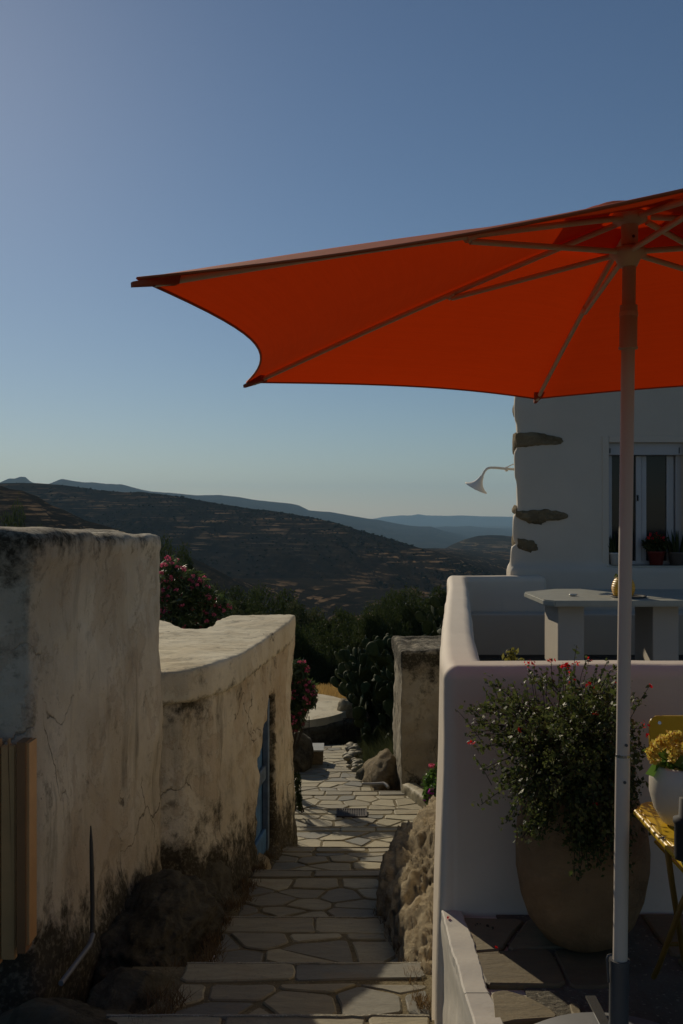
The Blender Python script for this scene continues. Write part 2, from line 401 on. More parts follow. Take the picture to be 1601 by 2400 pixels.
# ------------------------------------------------------------------ leaf clouds
def leaf_mesh(name, C, size, aspect=0.5, jitter=0.35, up=0.0, dirs=None):
    """rhombic, slightly folded leaves at the centres C (n,3)"""
    n = len(C)
    d = rng.normal(size=(n, 3)) if dirs is None else dirs + rng.normal(size=(n, 3))*0.45
    d[:, 2] += up; d /= np.linalg.norm(d, axis=1)[:, None]
    a = rng.normal(size=(n, 3)); a -= (a*d).sum(1)[:, None]*d; a /= np.linalg.norm(a, axis=1)[:, None]
    nn = np.cross(d, a)
    L = size*(1 + jitter*rng.normal(size=n)).clip(0.4, 2)[:, None]
    W = L*aspect*0.5
    v0 = C - d*L*0.5; v2 = C + d*L*0.5; m = C + nn*W*0.25
    v1 = m + a*W; v3 = m - a*W
    V = np.stack([v0, v1, v2, v3], 1).reshape(-1, 3)
    Fc = np.arange(n*4).reshape(n, 4)
    return np_mesh(name, V, Fc)

def clump_points(n, clumps, shell=0.5):
    """points in ellipsoid clumps [(cx,cy,cz,rx,ry,rz)], mostly near their skins"""
    cl = np.array(clumps); wgt = (cl[:, 3]*cl[:, 4]*cl[:, 5])**(2/3); wgt /= wgt.sum()
    k = rng.choice(len(cl), size=n, p=wgt)
    d = rng.normal(size=(n, 3)); d /= np.linalg.norm(d, axis=1)[:, None]
    r = rng.uniform(shell, 1.0, n)**0.7*(1 + 0.10*rng.normal(size=n))
    return cl[k, :3] + d*r[:, None]*cl[k, 3:6], d

def crown_clumps(rx, ry, rz, cz, n, cr):
    out = []
    for i in range(n):
        d = rng.normal(size=3); d /= np.linalg.norm(d); r = rng.uniform(0.35, 0.95)
        s_ = cr*rng.uniform(0.65, 1.35)
        out.append((d[0]*rx*r, d[1]*ry*r, cz + d[2]*rz*r, s_, s_, s_*0.8))
    return out

# ------------------------------------------------------------------ haze (the air between the hills)
def haze():
    bm = bmesh.new(); add_box(bm, -15000, 15000, -300, 15900, -176, 420)
    s = NT('pale_air'); t = s.t
    vol = t.nodes.new('ShaderNodeVolumePrincipled')
    vol.inputs['Color'].default_value = (0.46, 0.74, 1.0, 1); vol.inputs['Density'].default_value = 6.0e-5
    vol.inputs['Anisotropy'].default_value = 0.1
    t.nodes.remove(s.b); t.links.new(vol.outputs[0], s.out.inputs['Volume'])
    o = bm_obj('haze', bm, s.m); tag(o, kind='stuff', label='pale blue haze lying over the far hills', cat='haze')
haze()

# ------------------------------------------------------------------ far terrain
def m_hill(name, dark, mid, grass, step, gamt=0.5, zs=1.0):
    s = NT(name)
    sep = s.n('ShaderNodeSeparateXYZ'); s.lk(s.tc, sep.inputs[0])
    wob = s.math('MULTIPLY', s.noise(0.006/zs, 6), step*5)
    z = s.math('ADD', sep.outputs[2], wob)
    band = s.math('FRACT', s.math('DIVIDE', z, step))
    bf = s.ramp(s.noise(1.0, 5, 0.55, vec=s.mapping(scale=(0.011/zs, 0.011/zs, 3.4/step))), [(0.53, 0.0), (0.57, 0.85), (0.62, 1.0)])
    brk = s.ramp(s.noise(0.03/zs, 6, 0.6), [(0.44, 0.05), (0.58, 1.0)])
    reg = s.ramp(s.noise(0.0055/zs, 4, vec=s.mapping(loc=(40, 20, 0))), [(0.42, 0.1), (0.58, 1.0)])
    c = s.mix(s.ramp(s.noise(0.03/zs, 8, 0.7), [(0.35, 0.0), (0.65, 1.0)]), dark, mid)
    f = s.math('MULTIPLY', s.math('MULTIPLY', bf, brk), s.math('MULTIPLY', reg, gamt))
    c = s.mix(f, c, grass)
    return s.done(c, 1.0, s.bump(s.noise(0.08/zs, 8, 0.7), 0.5, 3.0*zs), 0.0)

def hill(name, sky_pts, D, foot_D, foot_z, back_D, mat, nu=220, nv=60, rough=0.03, seed=0, zc=None, step=None, px0=-500, px1=2100, power=1.0):
    """sky_pts: skyline (px, py) at distance D(px) -> ridge; slope falls to foot_z at foot_D and away behind"""
    sp = np.array(sky_pts, float); V = []
    if not hasattr(D, '__len__'): D = [(px0, D), (px1, D)]
    if not hasattr(foot_D, '__len__'): foot_D = [(px0, foot_D), (px1, foot_D)]
    Dp = np.array(D, float); Fp = np.array(foot_D, float)
    us = np.linspace(px0, px1, nu)
    for px in us:
        d = np.interp(px, Dp[:, 0], Dp[:, 1]); fd = np.interp(px, Fp[:, 0], Fp[:, 1])
        zr = -(np.interp(px, sp[:, 0], sp[:, 1]) - 1200)/F*d
        for j in range(nv+1):
            t = j/nv
            if t <= 0.75:
                q = t/0.75; Y = fd + (d-fd)*q
                k = q**power
                z = foot_z + (zr-foot_z)*(k*0.85 + 0.15*math.sin(q*math.pi/2))
                amp = 1 - q**6
            else:
                q = (t-0.75)/0.25; Y = d + (back_D-d)*q; z = zr + (foot_z-zr)*q; amp = q
            X = (px-800.5)/F*Y
            h = abs(zr-foot_z)
            e = noise.fractal(Vector((X/h*0.9+seed, Y/h*0.9, seed)), 0.8, 2.0, 6)
            e2 = noise.fractal(Vector((X/h*6+seed, Y/h*6, seed*2.)), 0.9, 2.0, 3)
            z += e*h*rough*8*amp*min(1, (1-abs(2*min(t/0.75, 1)-1))+0.25) + e2*h*rough*0.25
            if step and t < 0.78:
                z0 = round(z/step)*step; z = z*0.35 + z0*0.65 if False else (z + 0.0)
            V.append((X, Y, z))
    Fc = []
    w_ = nv+1
    for i in range(nu-1):
        for j in range(nv):
            a = i*w_+j; Fc.append((a, a+w_, a+w_+1, a+1))
    me = np_mesh(name, V, Fc, smooth=True)
    o = link(name, me, mat); o['kind'] = 'structure'
    return o, us, V, w_

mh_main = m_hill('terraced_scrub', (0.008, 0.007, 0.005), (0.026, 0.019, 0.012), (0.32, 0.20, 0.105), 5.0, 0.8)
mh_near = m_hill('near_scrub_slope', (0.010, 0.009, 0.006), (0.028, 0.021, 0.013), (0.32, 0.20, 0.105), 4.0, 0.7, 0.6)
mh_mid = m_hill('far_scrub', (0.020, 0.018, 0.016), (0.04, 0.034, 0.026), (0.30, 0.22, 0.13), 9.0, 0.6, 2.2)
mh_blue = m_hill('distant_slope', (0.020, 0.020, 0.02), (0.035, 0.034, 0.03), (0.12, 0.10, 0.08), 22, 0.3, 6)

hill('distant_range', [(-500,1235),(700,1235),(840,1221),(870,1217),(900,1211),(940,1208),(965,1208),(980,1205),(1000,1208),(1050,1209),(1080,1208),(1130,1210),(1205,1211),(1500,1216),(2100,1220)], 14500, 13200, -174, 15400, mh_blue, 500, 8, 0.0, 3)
hill('sea_plain', [(-500,1400),(2100,1400)], 24000, 100, -261, 24300, mh_blue, 4, 4, 0.0, 3) if False else None
bm = bmesh.new()
vs = [bm.verts.new(p) for p in ((-14500, -280, -175), (14500, -280, -175), (14500, 15800, -175), (-14500, 15800, -175))]
bm.faces.new(vs); o = bm_obj('ground', bm, mh_mid); o['kind'] = 'structure'
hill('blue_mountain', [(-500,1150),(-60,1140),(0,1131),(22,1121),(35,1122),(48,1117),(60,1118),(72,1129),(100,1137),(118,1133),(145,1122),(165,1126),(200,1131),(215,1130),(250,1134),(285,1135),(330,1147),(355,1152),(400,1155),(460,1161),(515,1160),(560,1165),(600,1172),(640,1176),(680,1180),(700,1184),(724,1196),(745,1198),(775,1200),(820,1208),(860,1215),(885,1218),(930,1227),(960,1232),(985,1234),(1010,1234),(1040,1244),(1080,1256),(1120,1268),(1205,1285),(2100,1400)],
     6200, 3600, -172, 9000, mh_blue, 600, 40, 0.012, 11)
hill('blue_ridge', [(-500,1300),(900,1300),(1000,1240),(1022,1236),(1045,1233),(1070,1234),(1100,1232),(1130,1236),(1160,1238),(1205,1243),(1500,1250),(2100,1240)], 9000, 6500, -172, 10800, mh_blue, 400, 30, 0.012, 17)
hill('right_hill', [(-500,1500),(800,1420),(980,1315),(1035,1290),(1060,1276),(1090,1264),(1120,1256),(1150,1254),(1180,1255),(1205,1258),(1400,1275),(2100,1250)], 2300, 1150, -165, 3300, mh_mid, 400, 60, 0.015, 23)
main_h = hill('terraced_hill', [(-500,1150),(-100,1136),(0,1132),(60,1131),(120,1134),(180,1140),(235,1148),(290,1153),(330,1152),(400,1160),(470,1172),(540,1184),(600,1193),(640,1197),(690,1205),(730,1212),(790,1225),(850,1245),(900,1258),(940,1270),(980,1283),(1040,1300),(1075,1313),(1110,1330),(1160,1350),(1300,1400),(2100,1480)],
     [(-500,1600),(200,1500),(700,1300),(1100,1000),(2100,900)], [(-500,1050),(200,1000),(700,800),(1000,640),(2100,500)], -84, 2300, mh_main, 900, 150, 0.016, 31)
hill('scrub_spur', [(-500,1100),(-100,1125),(0,1137),(20,1144),(50,1148),(90,1163),(120,1182),(160,1198),(200,1218),(250,1232),(300,1247),(380,1275),(480,1320),(600,1385),(700,1430),(2100,1900)],
     [(-500,700),(2100,560)], [(-500,180),(2100,260)], -60, 900, mh_near, 500, 90, 0.015, 41)

# scrub bushes dotted over the terraced hill: nobody could count them
def scrub():
    o, us, V, w_ = main_h
    V = np.array(V).reshape(len(us), w_, 3)
    n = 3600
    C = []; S = []
    for _ in range(n):
        px = random.uniform(20, 1240); i = min(len(us)-2, int((px-us[0])/(us[1]-us[0])))
        j = int((1-random.random()**1.5)*112)
        p = V[i, j]; q = noise.noise(Vector((p[0]*0.012, p[1]*0.012, 0.5)))
        if q < -0.10 and random.random() < 0.85: continue
        C.append(p + np.array([random.uniform(-3, 3), 0, 0.5])); S.append(random.uniform(0.5, 1.4)*(1.5 if random.random() < 0.1 else 1))
    ico = bmesh.new(); bmesh.ops.create_icosphere(ico, subdivisions=1, radius=1)
    b = np.array([v.co[:] for v in ico.verts]); fc = np.array([[v.index for v in f.verts] for f in ico.faces]); ico.free()
    VV = []; FF = []
    for k, (c, s_) in enumerate(zip(C, S)):
        jit = b*(1 + 0.35*rng.normal(size=(len(b), 1)))
        VV.append(c + jit*np.array([s_*1.3, s_*1.3, s_*0.85])); FF.append(fc + k*len(b))
    me = np_mesh('scrub_bushes', np.concatenate(VV), np.concatenate(FF), smooth=True)
    s = NT('hill_scrub'); m = s.done(s.mix(s.noise(0.02, 3), (0.010, 0.011, 0.006), (0.022, 0.022, 0.011)), 1.0, None, 0.0)
    o = link('scrub_bushes', me, m); tag(o, 'dark scrub dotted over the terraced hill', 'scrub', kind='stuff')
scrub()

# ------------------------------------------------------------------ near terrain
ZP = np.array([(-4,-1.6),(1,-1.78),(2,-1.93),(3,-2.12),(4,-2.32),(4.9,-2.48),(6,-2.70),(7.7,-3.05),(9.3,-3.38),(10.8,-3.66),(12,-3.80),(13.4,-3.98),(18,-4.55),(21,-4.62),(24,-4.75),(28,-6.0),(40,-8.3),(60,-11.5),(90,-19),(130,-34),(200,-58),(330,-84)])
def sst(a, b, x):
    t = max(0.0, min(1.0, (x-a)/(b-a))); return t*t*(3-2*t)
def H(X, Y):
    z = float(np.interp(Y, ZP[:, 0], ZP[:, 1]))
    # bank rising on the right behind the old cottage
    r = sst(0.25 + 0.02*(Y-14), 2.6 + 0.05*(Y-14), X)*sst(12.9, 15.2, Y)*(1-sst(34, 60, Y))
    z += r*1.75
    z += sst(0.5, 2.2, X)*sst(9, 12, Y)*(1-sst(12.9, 14, Y))*0.1
    # left bank
    l = sst(-0.6, -3.5, X) if False else sst(0.9, 4.0, -X)*sst(10.2, 13, Y)*(1-sst(40, 70, Y))
    z += l*0.8
    # threshing floor terrace beyond the low wall
    if Y > 20.0 and Y < 27 and X < 1.2: z += 0.42*(1-sst(24.5, 27, Y))*(1-sst(0.4, 1.2, X))
    amp = sst(10, 40, Y)*0.5 + (0.05 if abs(X) > 1.6 else 0.0)
    z += noise.fractal(Vector((X*0.12, Y*0.12, 3.3)), 0.9, 2.0, 4)*amp
    return z
def near_ground():
    xs = np.concatenate([np.linspace(-200, -20, 20), np.linspace(-18, -5, 22), np.linspace(-4.7, 4.7, 70), np.linspace(5, 18, 22), np.linspace(20, 200, 20)])
    ys = np.concatenate([np.linspace(-70, -4, 16), np.linspace(-3, 9, 20), np.linspace(9.3, 30, 90), np.linspace(31, 80, 40), np.linspace(85, 330, 30)])
    V = [(x*(1 if y < 60 else y/60), y, H(x, y) + 0.02*noise.noise(Vector((x*3, y*3, 0)))) for x in xs for y in ys]
    w_ = len(ys); Fc = [(i*w_+j, (i+1)*w_+j, (i+1)*w_+j+1, i*w_+j+1) for i in range(len(xs)-1) for j in range(w_-1)]
    s = NT('dry_hillside')
    c = s.mix(s.ramp(s.noise(0.5, 8, 0.7), [(0.4, 0.0), (0.6, 1.0)]), (0.085, 0.065, 0.04), (0.035, 0.03, 0.018))
    c = s.mix(s.ramp(s.noise(0.15, 4), [(0.45, 0.0), (0.6, 1.0)]), c, (0.04, 0.04, 0.018))
    m = s.done(c, 1.0, s.bump(s.noise(12, 8, 0.7), 0.9, 0.05), 0.0)
    o = link('hillside', np_mesh('hillside', V, Fc, smooth=True), m); o['kind'] = 'structure'
near_ground()

# ------------------------------------------------------------------ crazy paving
def clip(poly, nx, ny, d):
    """keep points with nx*x+ny*y <= d"""
    out = []
    for i in range(len(poly)):
        a = poly[i]; b = poly[(i+1) % len(poly)]
        da = nx*a[0]+ny*a[1]-d; db = nx*b[0]+ny*b[1]-d
        if da <= 0: out.append(a)
        if da*db < 0:
            t = da/(da-db); out.append((a[0]+(b[0]-a[0])*t, a[1]+(b[1]-a[1])*t))
    return out
def area(p): return 0.5*sum(p[i][0]*p[(i+1) % len(p)][1]-p[(i+1) % len(p)][0]*p[i][1] for i in range(len(p)))
def inset(poly, g):
    if area(poly) < 0: poly = poly[::-1]
    out = poly
    for i in range(len(poly)):
        a = poly[i]; b = poly[(i+1) % len(poly)]
        ex, ey = b[0]-a[0], b[1]-a[1]; L = math.hypot(ex, ey)
        if L < 1e-5: continue
        nx, ny = ey/L, -ex/L
        out = clip(out, nx, ny, nx*a[0]+ny*a[1]-g)
        if len(out) < 3: return []
    return out
def soften(poly, k=0.22, jit=0.006):
    out = []
    for i in range(len(poly)):
        a = poly[i]; b = poly[(i+1) % len(poly)]
        L = math.hypot(b[0]-a[0], b[1]-a[1])
        if L < 0.012: out.append(((a[0]+b[0])/2, (a[1]+b[1])/2)); continue
        kk = min(k, random.uniform(0.008, 0.028)/L)
        pts = [kk, 1-kk] if L < 0.16 else [kk, 0.5, 1-kk]
        for t in pts:
            j = jit if t == 0.5 else jit*0.5
            out.append((a[0]+(b[0]-a[0])*t+random.uniform(-j, j), a[1]+(b[1]-a[1])*t+random.uniform(-j, j)))
    return out
def slab(poly, zf, th, parent, mat, name='paving_stone', bev=0.006):
    if len(poly) < 3 or abs(area(poly)) < 0.0015: return
    if area(poly) < 0: poly = poly[::-1]
    cx = sum(p[0] for p in poly)/len(poly); cyy = sum(p[1] for p in poly)/len(poly)
    dz = random.uniform(-0.004, 0.004); tx = random.uniform(-0.012, 0.012); ty = random.uniform(-0.012, 0.012)
    cz = zf(cx, cyy)
    bm = bmesh.new(); A = []; B = []; T = []
    for (x, y) in poly:
        z = zf(x, y) - cz + dz + (x-cx)*tx + (y-cyy)*ty
        L = math.hypot(x-cx, y-cyy); k = max(0, 1 - bev*1.4/max(L, 1e-4))
        A.append(bm.verts.new((x-cx, y-cyy, z-th))); B.append(bm.verts.new((x-cx, y-cyy, z-bev)))
        T.append(bm.verts.new(((x-cx)*k, (y-cyy)*k, z)))
    n = len(poly)
    for i in range(n):
        j = (i+1) % n
        bm.faces.new((A[i], A[j], B[j], B[i])); bm.faces.new((B[i], B[j], T[j], T[i]))
    bm.faces.new(T)
    o = bm_obj(name, bm, mat, parent); o.location = (cx, cyy, cz)
    return o
def crazy(quad, sx, sy, gap, zf, parent, mat, th=0.03, seed=0, skip=None, drop=0.14):
    """irregular stones filling the convex polygon"""
    rnd = random.Random(seed)
    x0 = min(p[0] for p in quad); x1 = max(p[0] for p in quad); y0 = min(p[1] for p in quad); y1 = max(p[1] for p in quad)
    seeds = []
    y = y0 + sy*0.5; r = 0
    while y < y1 + sy*0.5:
        x = x0 + sx*(0.5 if r % 2 else 0.05)
        while x < x1 + sx*0.5:
            if rnd.random() > drop: seeds.append((x + rnd.uniform(-.36, .36)*sx, y + rnd.uniform(-.36, .36)*sy))
            x += sx
        y += sy; r += 1
    for i, a in enumerate(seeds):
        cell = list(quad) if area(quad) > 0 else list(quad)[::-1]
        for j, b in enumerate(seeds):
            if i == j: continue
            dx, dy = b[0]-a[0], b[1]-a[1]; L = math.hypot(dx, dy)
            if L > 4*max(sx, sy) or L < 1e-6: continue
            nx, ny = dx/L, dy/L
            cell = clip(cell, nx, ny, nx*(a[0]+b[0])/2+ny*(a[1]+b[1])/2)
            if len(cell) < 3: break
        if len(cell) < 3: continue
        c = inset(cell, gap*rnd.uniform(0.25, 0.65))
        if len(c) < 3 or abs(area(c)) < 0.003: continue
        m = (sum(p[0] for p in c)/len(c), sum(p[1] for p in c)/len(c))
        if skip and skip(*m): continue
        slab(soften(c), zf, th, parent, mat)

def tread(parent, y0, y1, z0, z1, xl, xr, seed, nosing=True, sx=0.33, sy=0.235, gap=0.028):
    """one step: mortar bed, a row of nosing slabs along its far edge, crazy paving behind"""
    zf = lambda x, y: z0 + (z1-z0)*(y-y0)/(y1-y0)
    rnd = random.Random(seed)
    bm = bmesh.new()
    ov = 0.25 if y0 < 9 else (0.12 if y0 < 13 else 0.03)
    vs = add_box(bm, xl-ov, xr+ov, y0-0.02, y1-0.03, z1-0.30, z0-0.009)
    for v in vs:
        if v.co.z > z1-0.2: v.co.z = zf(0, v.co.y) - 0.008
    bm_obj('mortar_bed', bm, MAT['mortar'], parent)
    nd = 0.0
    if nosing:
        nd = rnd.uniform(0.22, 0.28); x = xl
        while x < xr - 0.05:
            wd = rnd.uniform(0.32, 0.62)
            if xr - x - wd < 0.2: wd = xr - x
            d2 = nd*rnd.uniform(0.82, 1.04); sk = rnd.uniform(-0.05, 0.05)
            q = [(x+0.006, y1-d2), (x+wd-0.012+sk*0.5, y1-d2*rnd.uniform(0.75, 1.12)), (x+wd-0.008, y1+rnd.uniform(-0.018, 0.012)), (x+0.006, y1+rnd.uniform(-0.018, 0.012))]
            slab(soften(q, jit=0.010), zf, 0.05, parent, MAT['paving'])
            x += wd
    if nosing:
        b2 = bmesh.new(); rows = []
        for x in np.linspace(xl+0.01, xr-0.01, 30):
            ya = y1 - 0.008 + rnd.uniform(-.003, .003); yb = ya - rnd.uniform(0.006, 0.016); zz = zf(x, ya)
            rows.append([b2.verts.new(p) for p in ((x, ya, zz-0.01), (x, ya, zz+0.006), (x, yb, zz+0.006), (x, yb, zz-0.01))])
        for p, q in zip(rows, rows[1:]):
            for k in range(3): b2.faces.new((p[k], q[k], q[k+1], p[k+1]))
        bm_obj('pale_edge', b2, MAT['paleline'], parent)  # thin paler line laid along the far edge of the step
    quad = [(xl, y0+0.015), (xr, y0+0.015), (xr, y1-nd-0.012), (xl, y1-nd-0.012)]
    crazy(quad, sx, sy, gap, zf, parent, MAT['paving'], seed=seed)

stairs = empty('stone_stairs', (-0.3, 5, -2.6)); stairs['kind'] = 'structure'
tread(stairs, 1.0, 2.0, -1.62, -1.66, -1.0, 0.36, 1)
tread(stairs, 2.0, 3.0, -1.76, -1.84, -1.0, 0.36, 2)
tread(stairs, 3.0, 4.0, -1.97, -2.02, -0.95, 0.36, 3)
tread(stairs, 4.0, 4.85, -2.15, -2.195, -0.76, 0.40, 14)
tread(stairs, 4.85, 5.95, -2.33, -2.42, -0.70, 0.38, 5)
tread(stairs, 5.95, 7.7, -2.55, -2.77, -0.68, 0.45, 16)
tread(stairs, 7.7, 9.3, -2.90, -3.13, -0.60, 0.65, 7)
path = empty('stone_path', (0, 12, -3.7)); path['kind'] = 'structure'
tread(path, 9.3, 10.85, -3.26, -3.43, -0.62, 0.95, 8, sx=0.33, sy=0.26)
tread(path, 10.85, 12.05, -3.53, -3.60, -0.60, 1.2, 9, sx=0.30, sy=0.26)
tread(path, 12.05, 13.35, -3.66, -3.74, -0.66, 1.02, 10, sx=0.30, sy=0.26)
tread(path, 13.37, 15.4, -3.80, -3.98, -0.72, 0.42, 11, nosing=True, sx=0.25, sy=0.26, gap=0.022)
tread(path, 15.4, 18.2, -3.99, -4.25, -1.3, 0.12, 12, nosing=False, sx=0.26, sy=0.3, gap=0.02)
# drain grate let into the path
g = empty('drain_grate', P(823, 1893, 12.0)); tag(g, 'rusty slotted drain grate set in the sunlit paving', 'drain grate')
gx0, gx1, gy0, gy1, gz = -0.06, 0.30, 11.66, 11.98, -3.574
for a, b, c, d in ((gx0, gx1, gy0, gy0+.02), (gx0, gx1, gy1-.02, gy1), (gx0, gx0+.02, gy0, gy1), (gx1-.02, gx1, gy0, gy1)):
    box('frame', a, b, c, d, gz-0.03, gz+0.012, MAT['iron'], g)
box('pit', gx0+0.02, gx1-0.02, gy0+0.02, gy1-0.02, gz-0.02, gz-0.002, MAT['black'], g)
for i in range(12):
    x = gx0+0.035+i*0.0275; box('bar', x, x+0.012, gy0+0.021, gy1-0.021, gz, gz+0.009, MAT['iron'], g)

# ------------------------------------------------------------------ tall old wall building on the left
def zbase(Y): return float(np.interp(Y, [3, 4.3, 6.4, 8.4, 10], [-1.80, -2.05, -2.48, -2.95, -3.25]))
tb = empty('tall_building', (-2.5, 6.5, -2.6))
tag(tb, 'tall flat roofed house with stained cream limewashed walls, nearest on the left', 'house')
bm = bmesh.new()
tp = [(-5.5, 4.35), (-1.34, 4.33), (-1.30, 4.9), (-1.16, 6.42), (-1.22, 6.55), (-1.60, 7.15), (-5.5, 9.2)]
prism(bm, tp, -3.9, [-0.09, -0.085, -0.10, -0.135, -0.14, -0.15, -0.15])
# parapet rim: roof sunk behind it
def dtall(co, n):
    d = 0.035*fbm(co, 0.9, 3, 4.0) + 0.014*fbm(co, 4.5, 4, 9.0)
    if abs(n.z) < 0.5:
        hb = co.z - zbase(co.y)
        d += 0.10*math.exp(-max(hb, 0)/0.22)*(0.4+0.8*abs(fbm(co, 2.2, 3, 2)))
        if co.z > -0.26: d += 0.012*sst(-0.27, -0.22, co.z)
    return d
me = remesh(bm, 0.035, 2, dtall)
set_attr(me, 'moss_and_dark', lambda c: max(0.85-1.9*max(0, c.z-zbase(c.y)), 0) + (0.38 if c.z > -0.10 else 0.46*math.exp(-max(0, -0.13-c.z)/0.10)) + 0.05 + (0.12 if c.y < 4.5 else 0))  # besides moss, makes the near end face a little darker
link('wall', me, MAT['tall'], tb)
# crack and old pipe in the wall
pc = [Vector((-1.265, 5.30, -1.65)), Vector((-1.258, 5.33, -1.80)), Vector((-1.250, 5.32, -2.05)), Vector((-1.235, 5.30, -2.27))]
def onwall(px, py, Y): return P(px, py, Y)
tube('buried_pipe', [P(213, 1935, 4.72), P(214, 1975, 4.71), P(216, 2060, 4.70), P(217, 2130, 4.70), P(216, 2192, 4.69)], [0.003, 0.009, 0.011, 0.011, 0.011], MAT['slate'], tb, 8)
dp = tube('drain_pipe', [P(218, 2190, 4.66), P(210, 2215, 4.6), P(175, 2262, 4.42), P(143, 2305, 4.26)], 0.012, MAT['plastic'], None, 10)
tag(dp, 'thin grey pipe slanting down over the dark rocks at the tall wall foot', 'pipe')
# wooden door leaves standing at the left edge
wd = empty('wooden_door', P(40, 2240, 4.1)); tag(wd, 'open wooden door with pale panel and brown frame at the left edge', 'door')
def plank(name, pxa, pxb, pya, pyb, Y, dY, mat, round_=False):
    a = P(pxa, pyb, Y); b = P(pxb, pya, Y)
    bm = bmesh.new(); add_box(bm, a.x, b.x, Y, Y+dY, a.z, b.z)
    if round_:
        eds = [e for e in bm.edges if abs(e.verts[0].co.z-b.z) < 1e-4 and abs(e.verts[1].co.z-b.z) < 1e-4 and abs(e.verts[0].co.x-e.verts[1].co.x) < 1e-5]
        bmesh.ops.bevel(bm, geom=eds, offset=(b.x-a.x)*0.45, segments=6, affect='EDGES')
    bmesh.ops.bevel(bm, geom=[e for e in bm.edges if e.calc_face_angle(0) > 1.2], offset=0.004, segments=2, affect='EDGES')
    return bm_obj(name, bm, mat, wd)
plank('panel', 2, 36, 1733, 2250, 4.18, 0.03, MAT['palewood'], True)
plank('frame', 39, 60, 1740, 2235, 4.14, 0.09, MAT['brownwood'])
plank('edge_strip', 60.5, 69, 1742, 2215, 4.15, 0.10, MAT['palewood'])
plank('panel', -60, 0, 1733, 2260, 4.18, 0.03, MAT['palewood'])

# ------------------------------------------------------------------ low shed
sh = empty('low_shed', (-1.4, 8.3, -3.2)); tag(sh, 'low limewashed shed with pale roof slab and blue plank door beside the stairs', 'shed')
curve = [(-1.24, 6.42), (-1.04, 6.55), (-0.90, 6.85), (-0.78, 7.25), (-0.71, 7.75), (-0.66, 8.2), (-0.58, 8.95), (-0.53, 9.5), (-0.49, 10.0)]
def cx_at(Y): return float(np.interp(Y, [c[1] for c in curve], [c[0] for c in curve]))
bm = bmesh.new()
zt = -1.08
near = [c for c in curve if c[1] < 7.9] + [(cx_at(7.93), 7.93)]
prism(bm, near + [(-3.4, 8.0), (-3.4, 6.42)], -3.9, zt)                                   # body near the door
prism(bm, [(-3.4, 7.9), (cx_at(7.9)-0.17, 7.9), (cx_at(9.2)-0.17, 9.2), (-1.08, 9.2), (-1.08, 8.68), (-3.4, 8.68)], -3.9, zt)        # core behind the door
prism(bm, [(cx_at(8.9)-0.4, 8.9), (cx_at(8.9), 8.9), (cx_at(9.5), 9.5), (cx_at(10), 10.0), (-0.62, 10.10), (-1.06, 9.9), (-1.06, 8.9)], -3.9, zt)  # far pier
prism(bm, [(-1.2, 7.8), (cx_at(7.8), 7.8), (cx_at(8.4), 8.4), (cx_at(9.0), 9.0), (-1.2, 9.0)], -1.60, zt)  # lintel
prism(bm, [(-1.2, 7.8), (cx_at(7.8)+.02, 7.8), (cx_at(8.4)+.03, 8.4), (cx_at(9.0)+.02, 9.0), (-1.2, 9.0)], -3.9, -3.02)  # sill
# ragged near jamb
for k, (zz, ext) in enumerate([(-1.65, 0.5), (-1.85, 0.30), (-2.05, 0.16), (-2.25, 0.10), (-2.45, 0.03), (-2.65, -0.03), (-2.80, 0.02), (-2.95, 0.12)]):
    if ext > 0:
        prism(bm, [(cx_at(7.8)-0.15, 7.8), (cx_at(7.8), 7.8), (cx_at(7.95+ext), 7.95+ext), (cx_at(7.95+ext)-0.10, 7.95+ext)], zz-0.13, zz+0.13)
def dshed(co, n):
    d = 0.030*fbm(co, 1.1, 3, 14.0) + 0.016*fbm(co, 5, 4, 19.0)
    if 8.7 < co.y < 9.5 or 7.6 < co.y < 8.2: d += 0.02*fbm(co, 6, 3, 5)
    hb = co.z - (zbase(co.y)+0.0)
    d += 0.06*math.exp(-max(hb, 0)/0.25)*(0.5+0.8*abs(fbm(co, 2.5, 3, 2)))
    return d
me = remesh(bm, 0.032, 2, dshed)
set_attr(me, 'moss_and_dark', lambda c: max(0.88-1.35*max(0, c.z-zbase(c.y)), 0) + 0.5*math.exp(-max(0, -1.22-c.z)/0.16)*(0.5+1.2*max(0, fbm(c, 1.5, 2, 3))) + (0.5 if (8.0 < c.y < 8.88 and c.x < cx_at(c.y)-0.04) or (8.80 < c.y < 8.98 and c.x < cx_at(c.y)-0.01) else 0) + 0.08)  # besides moss, makes the door recess and its far jamb darker
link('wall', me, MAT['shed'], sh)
# roof slab
bm = bmesh.new()
rc = [(x+0.045, y-0.03 if i < 2 else y) for i, (x, y) in enumerate(curve)]
rc[-1] = (-0.465, 10.02)
prism(bm, [(-1.45, 6.37)] + rc + [(-0.62, 10.15), (-1.12, 10.0), (-1.20, 9.6), (-1.19, 9.05), (-1.24, 8.80), (-1.37, 8.82), (-1.52, 9.15), (-1.71, 9.55), (-2.3, 9.75), (-3.5, 9.8), (-3.5, 6.9), (-1.45, 6.9)], -1.27, -1.035)
def droof(co, n):
    d = 0.018*fbm(co, 1.3, 3, 24.0) + 0.007*fbm(co, 7, 4, 29.0)
    if n.z < -0.5: d += 0.02*fbm(co, 3, 3, 1)
    return d
me = remesh(bm, 0.026, 3, droof)
set_attr(me, 'moss_and_dark', lambda c: 0.12 + (0.25 if c.z < -1.22 else 0))
link('roof', me, MAT['roofplaster'], sh)
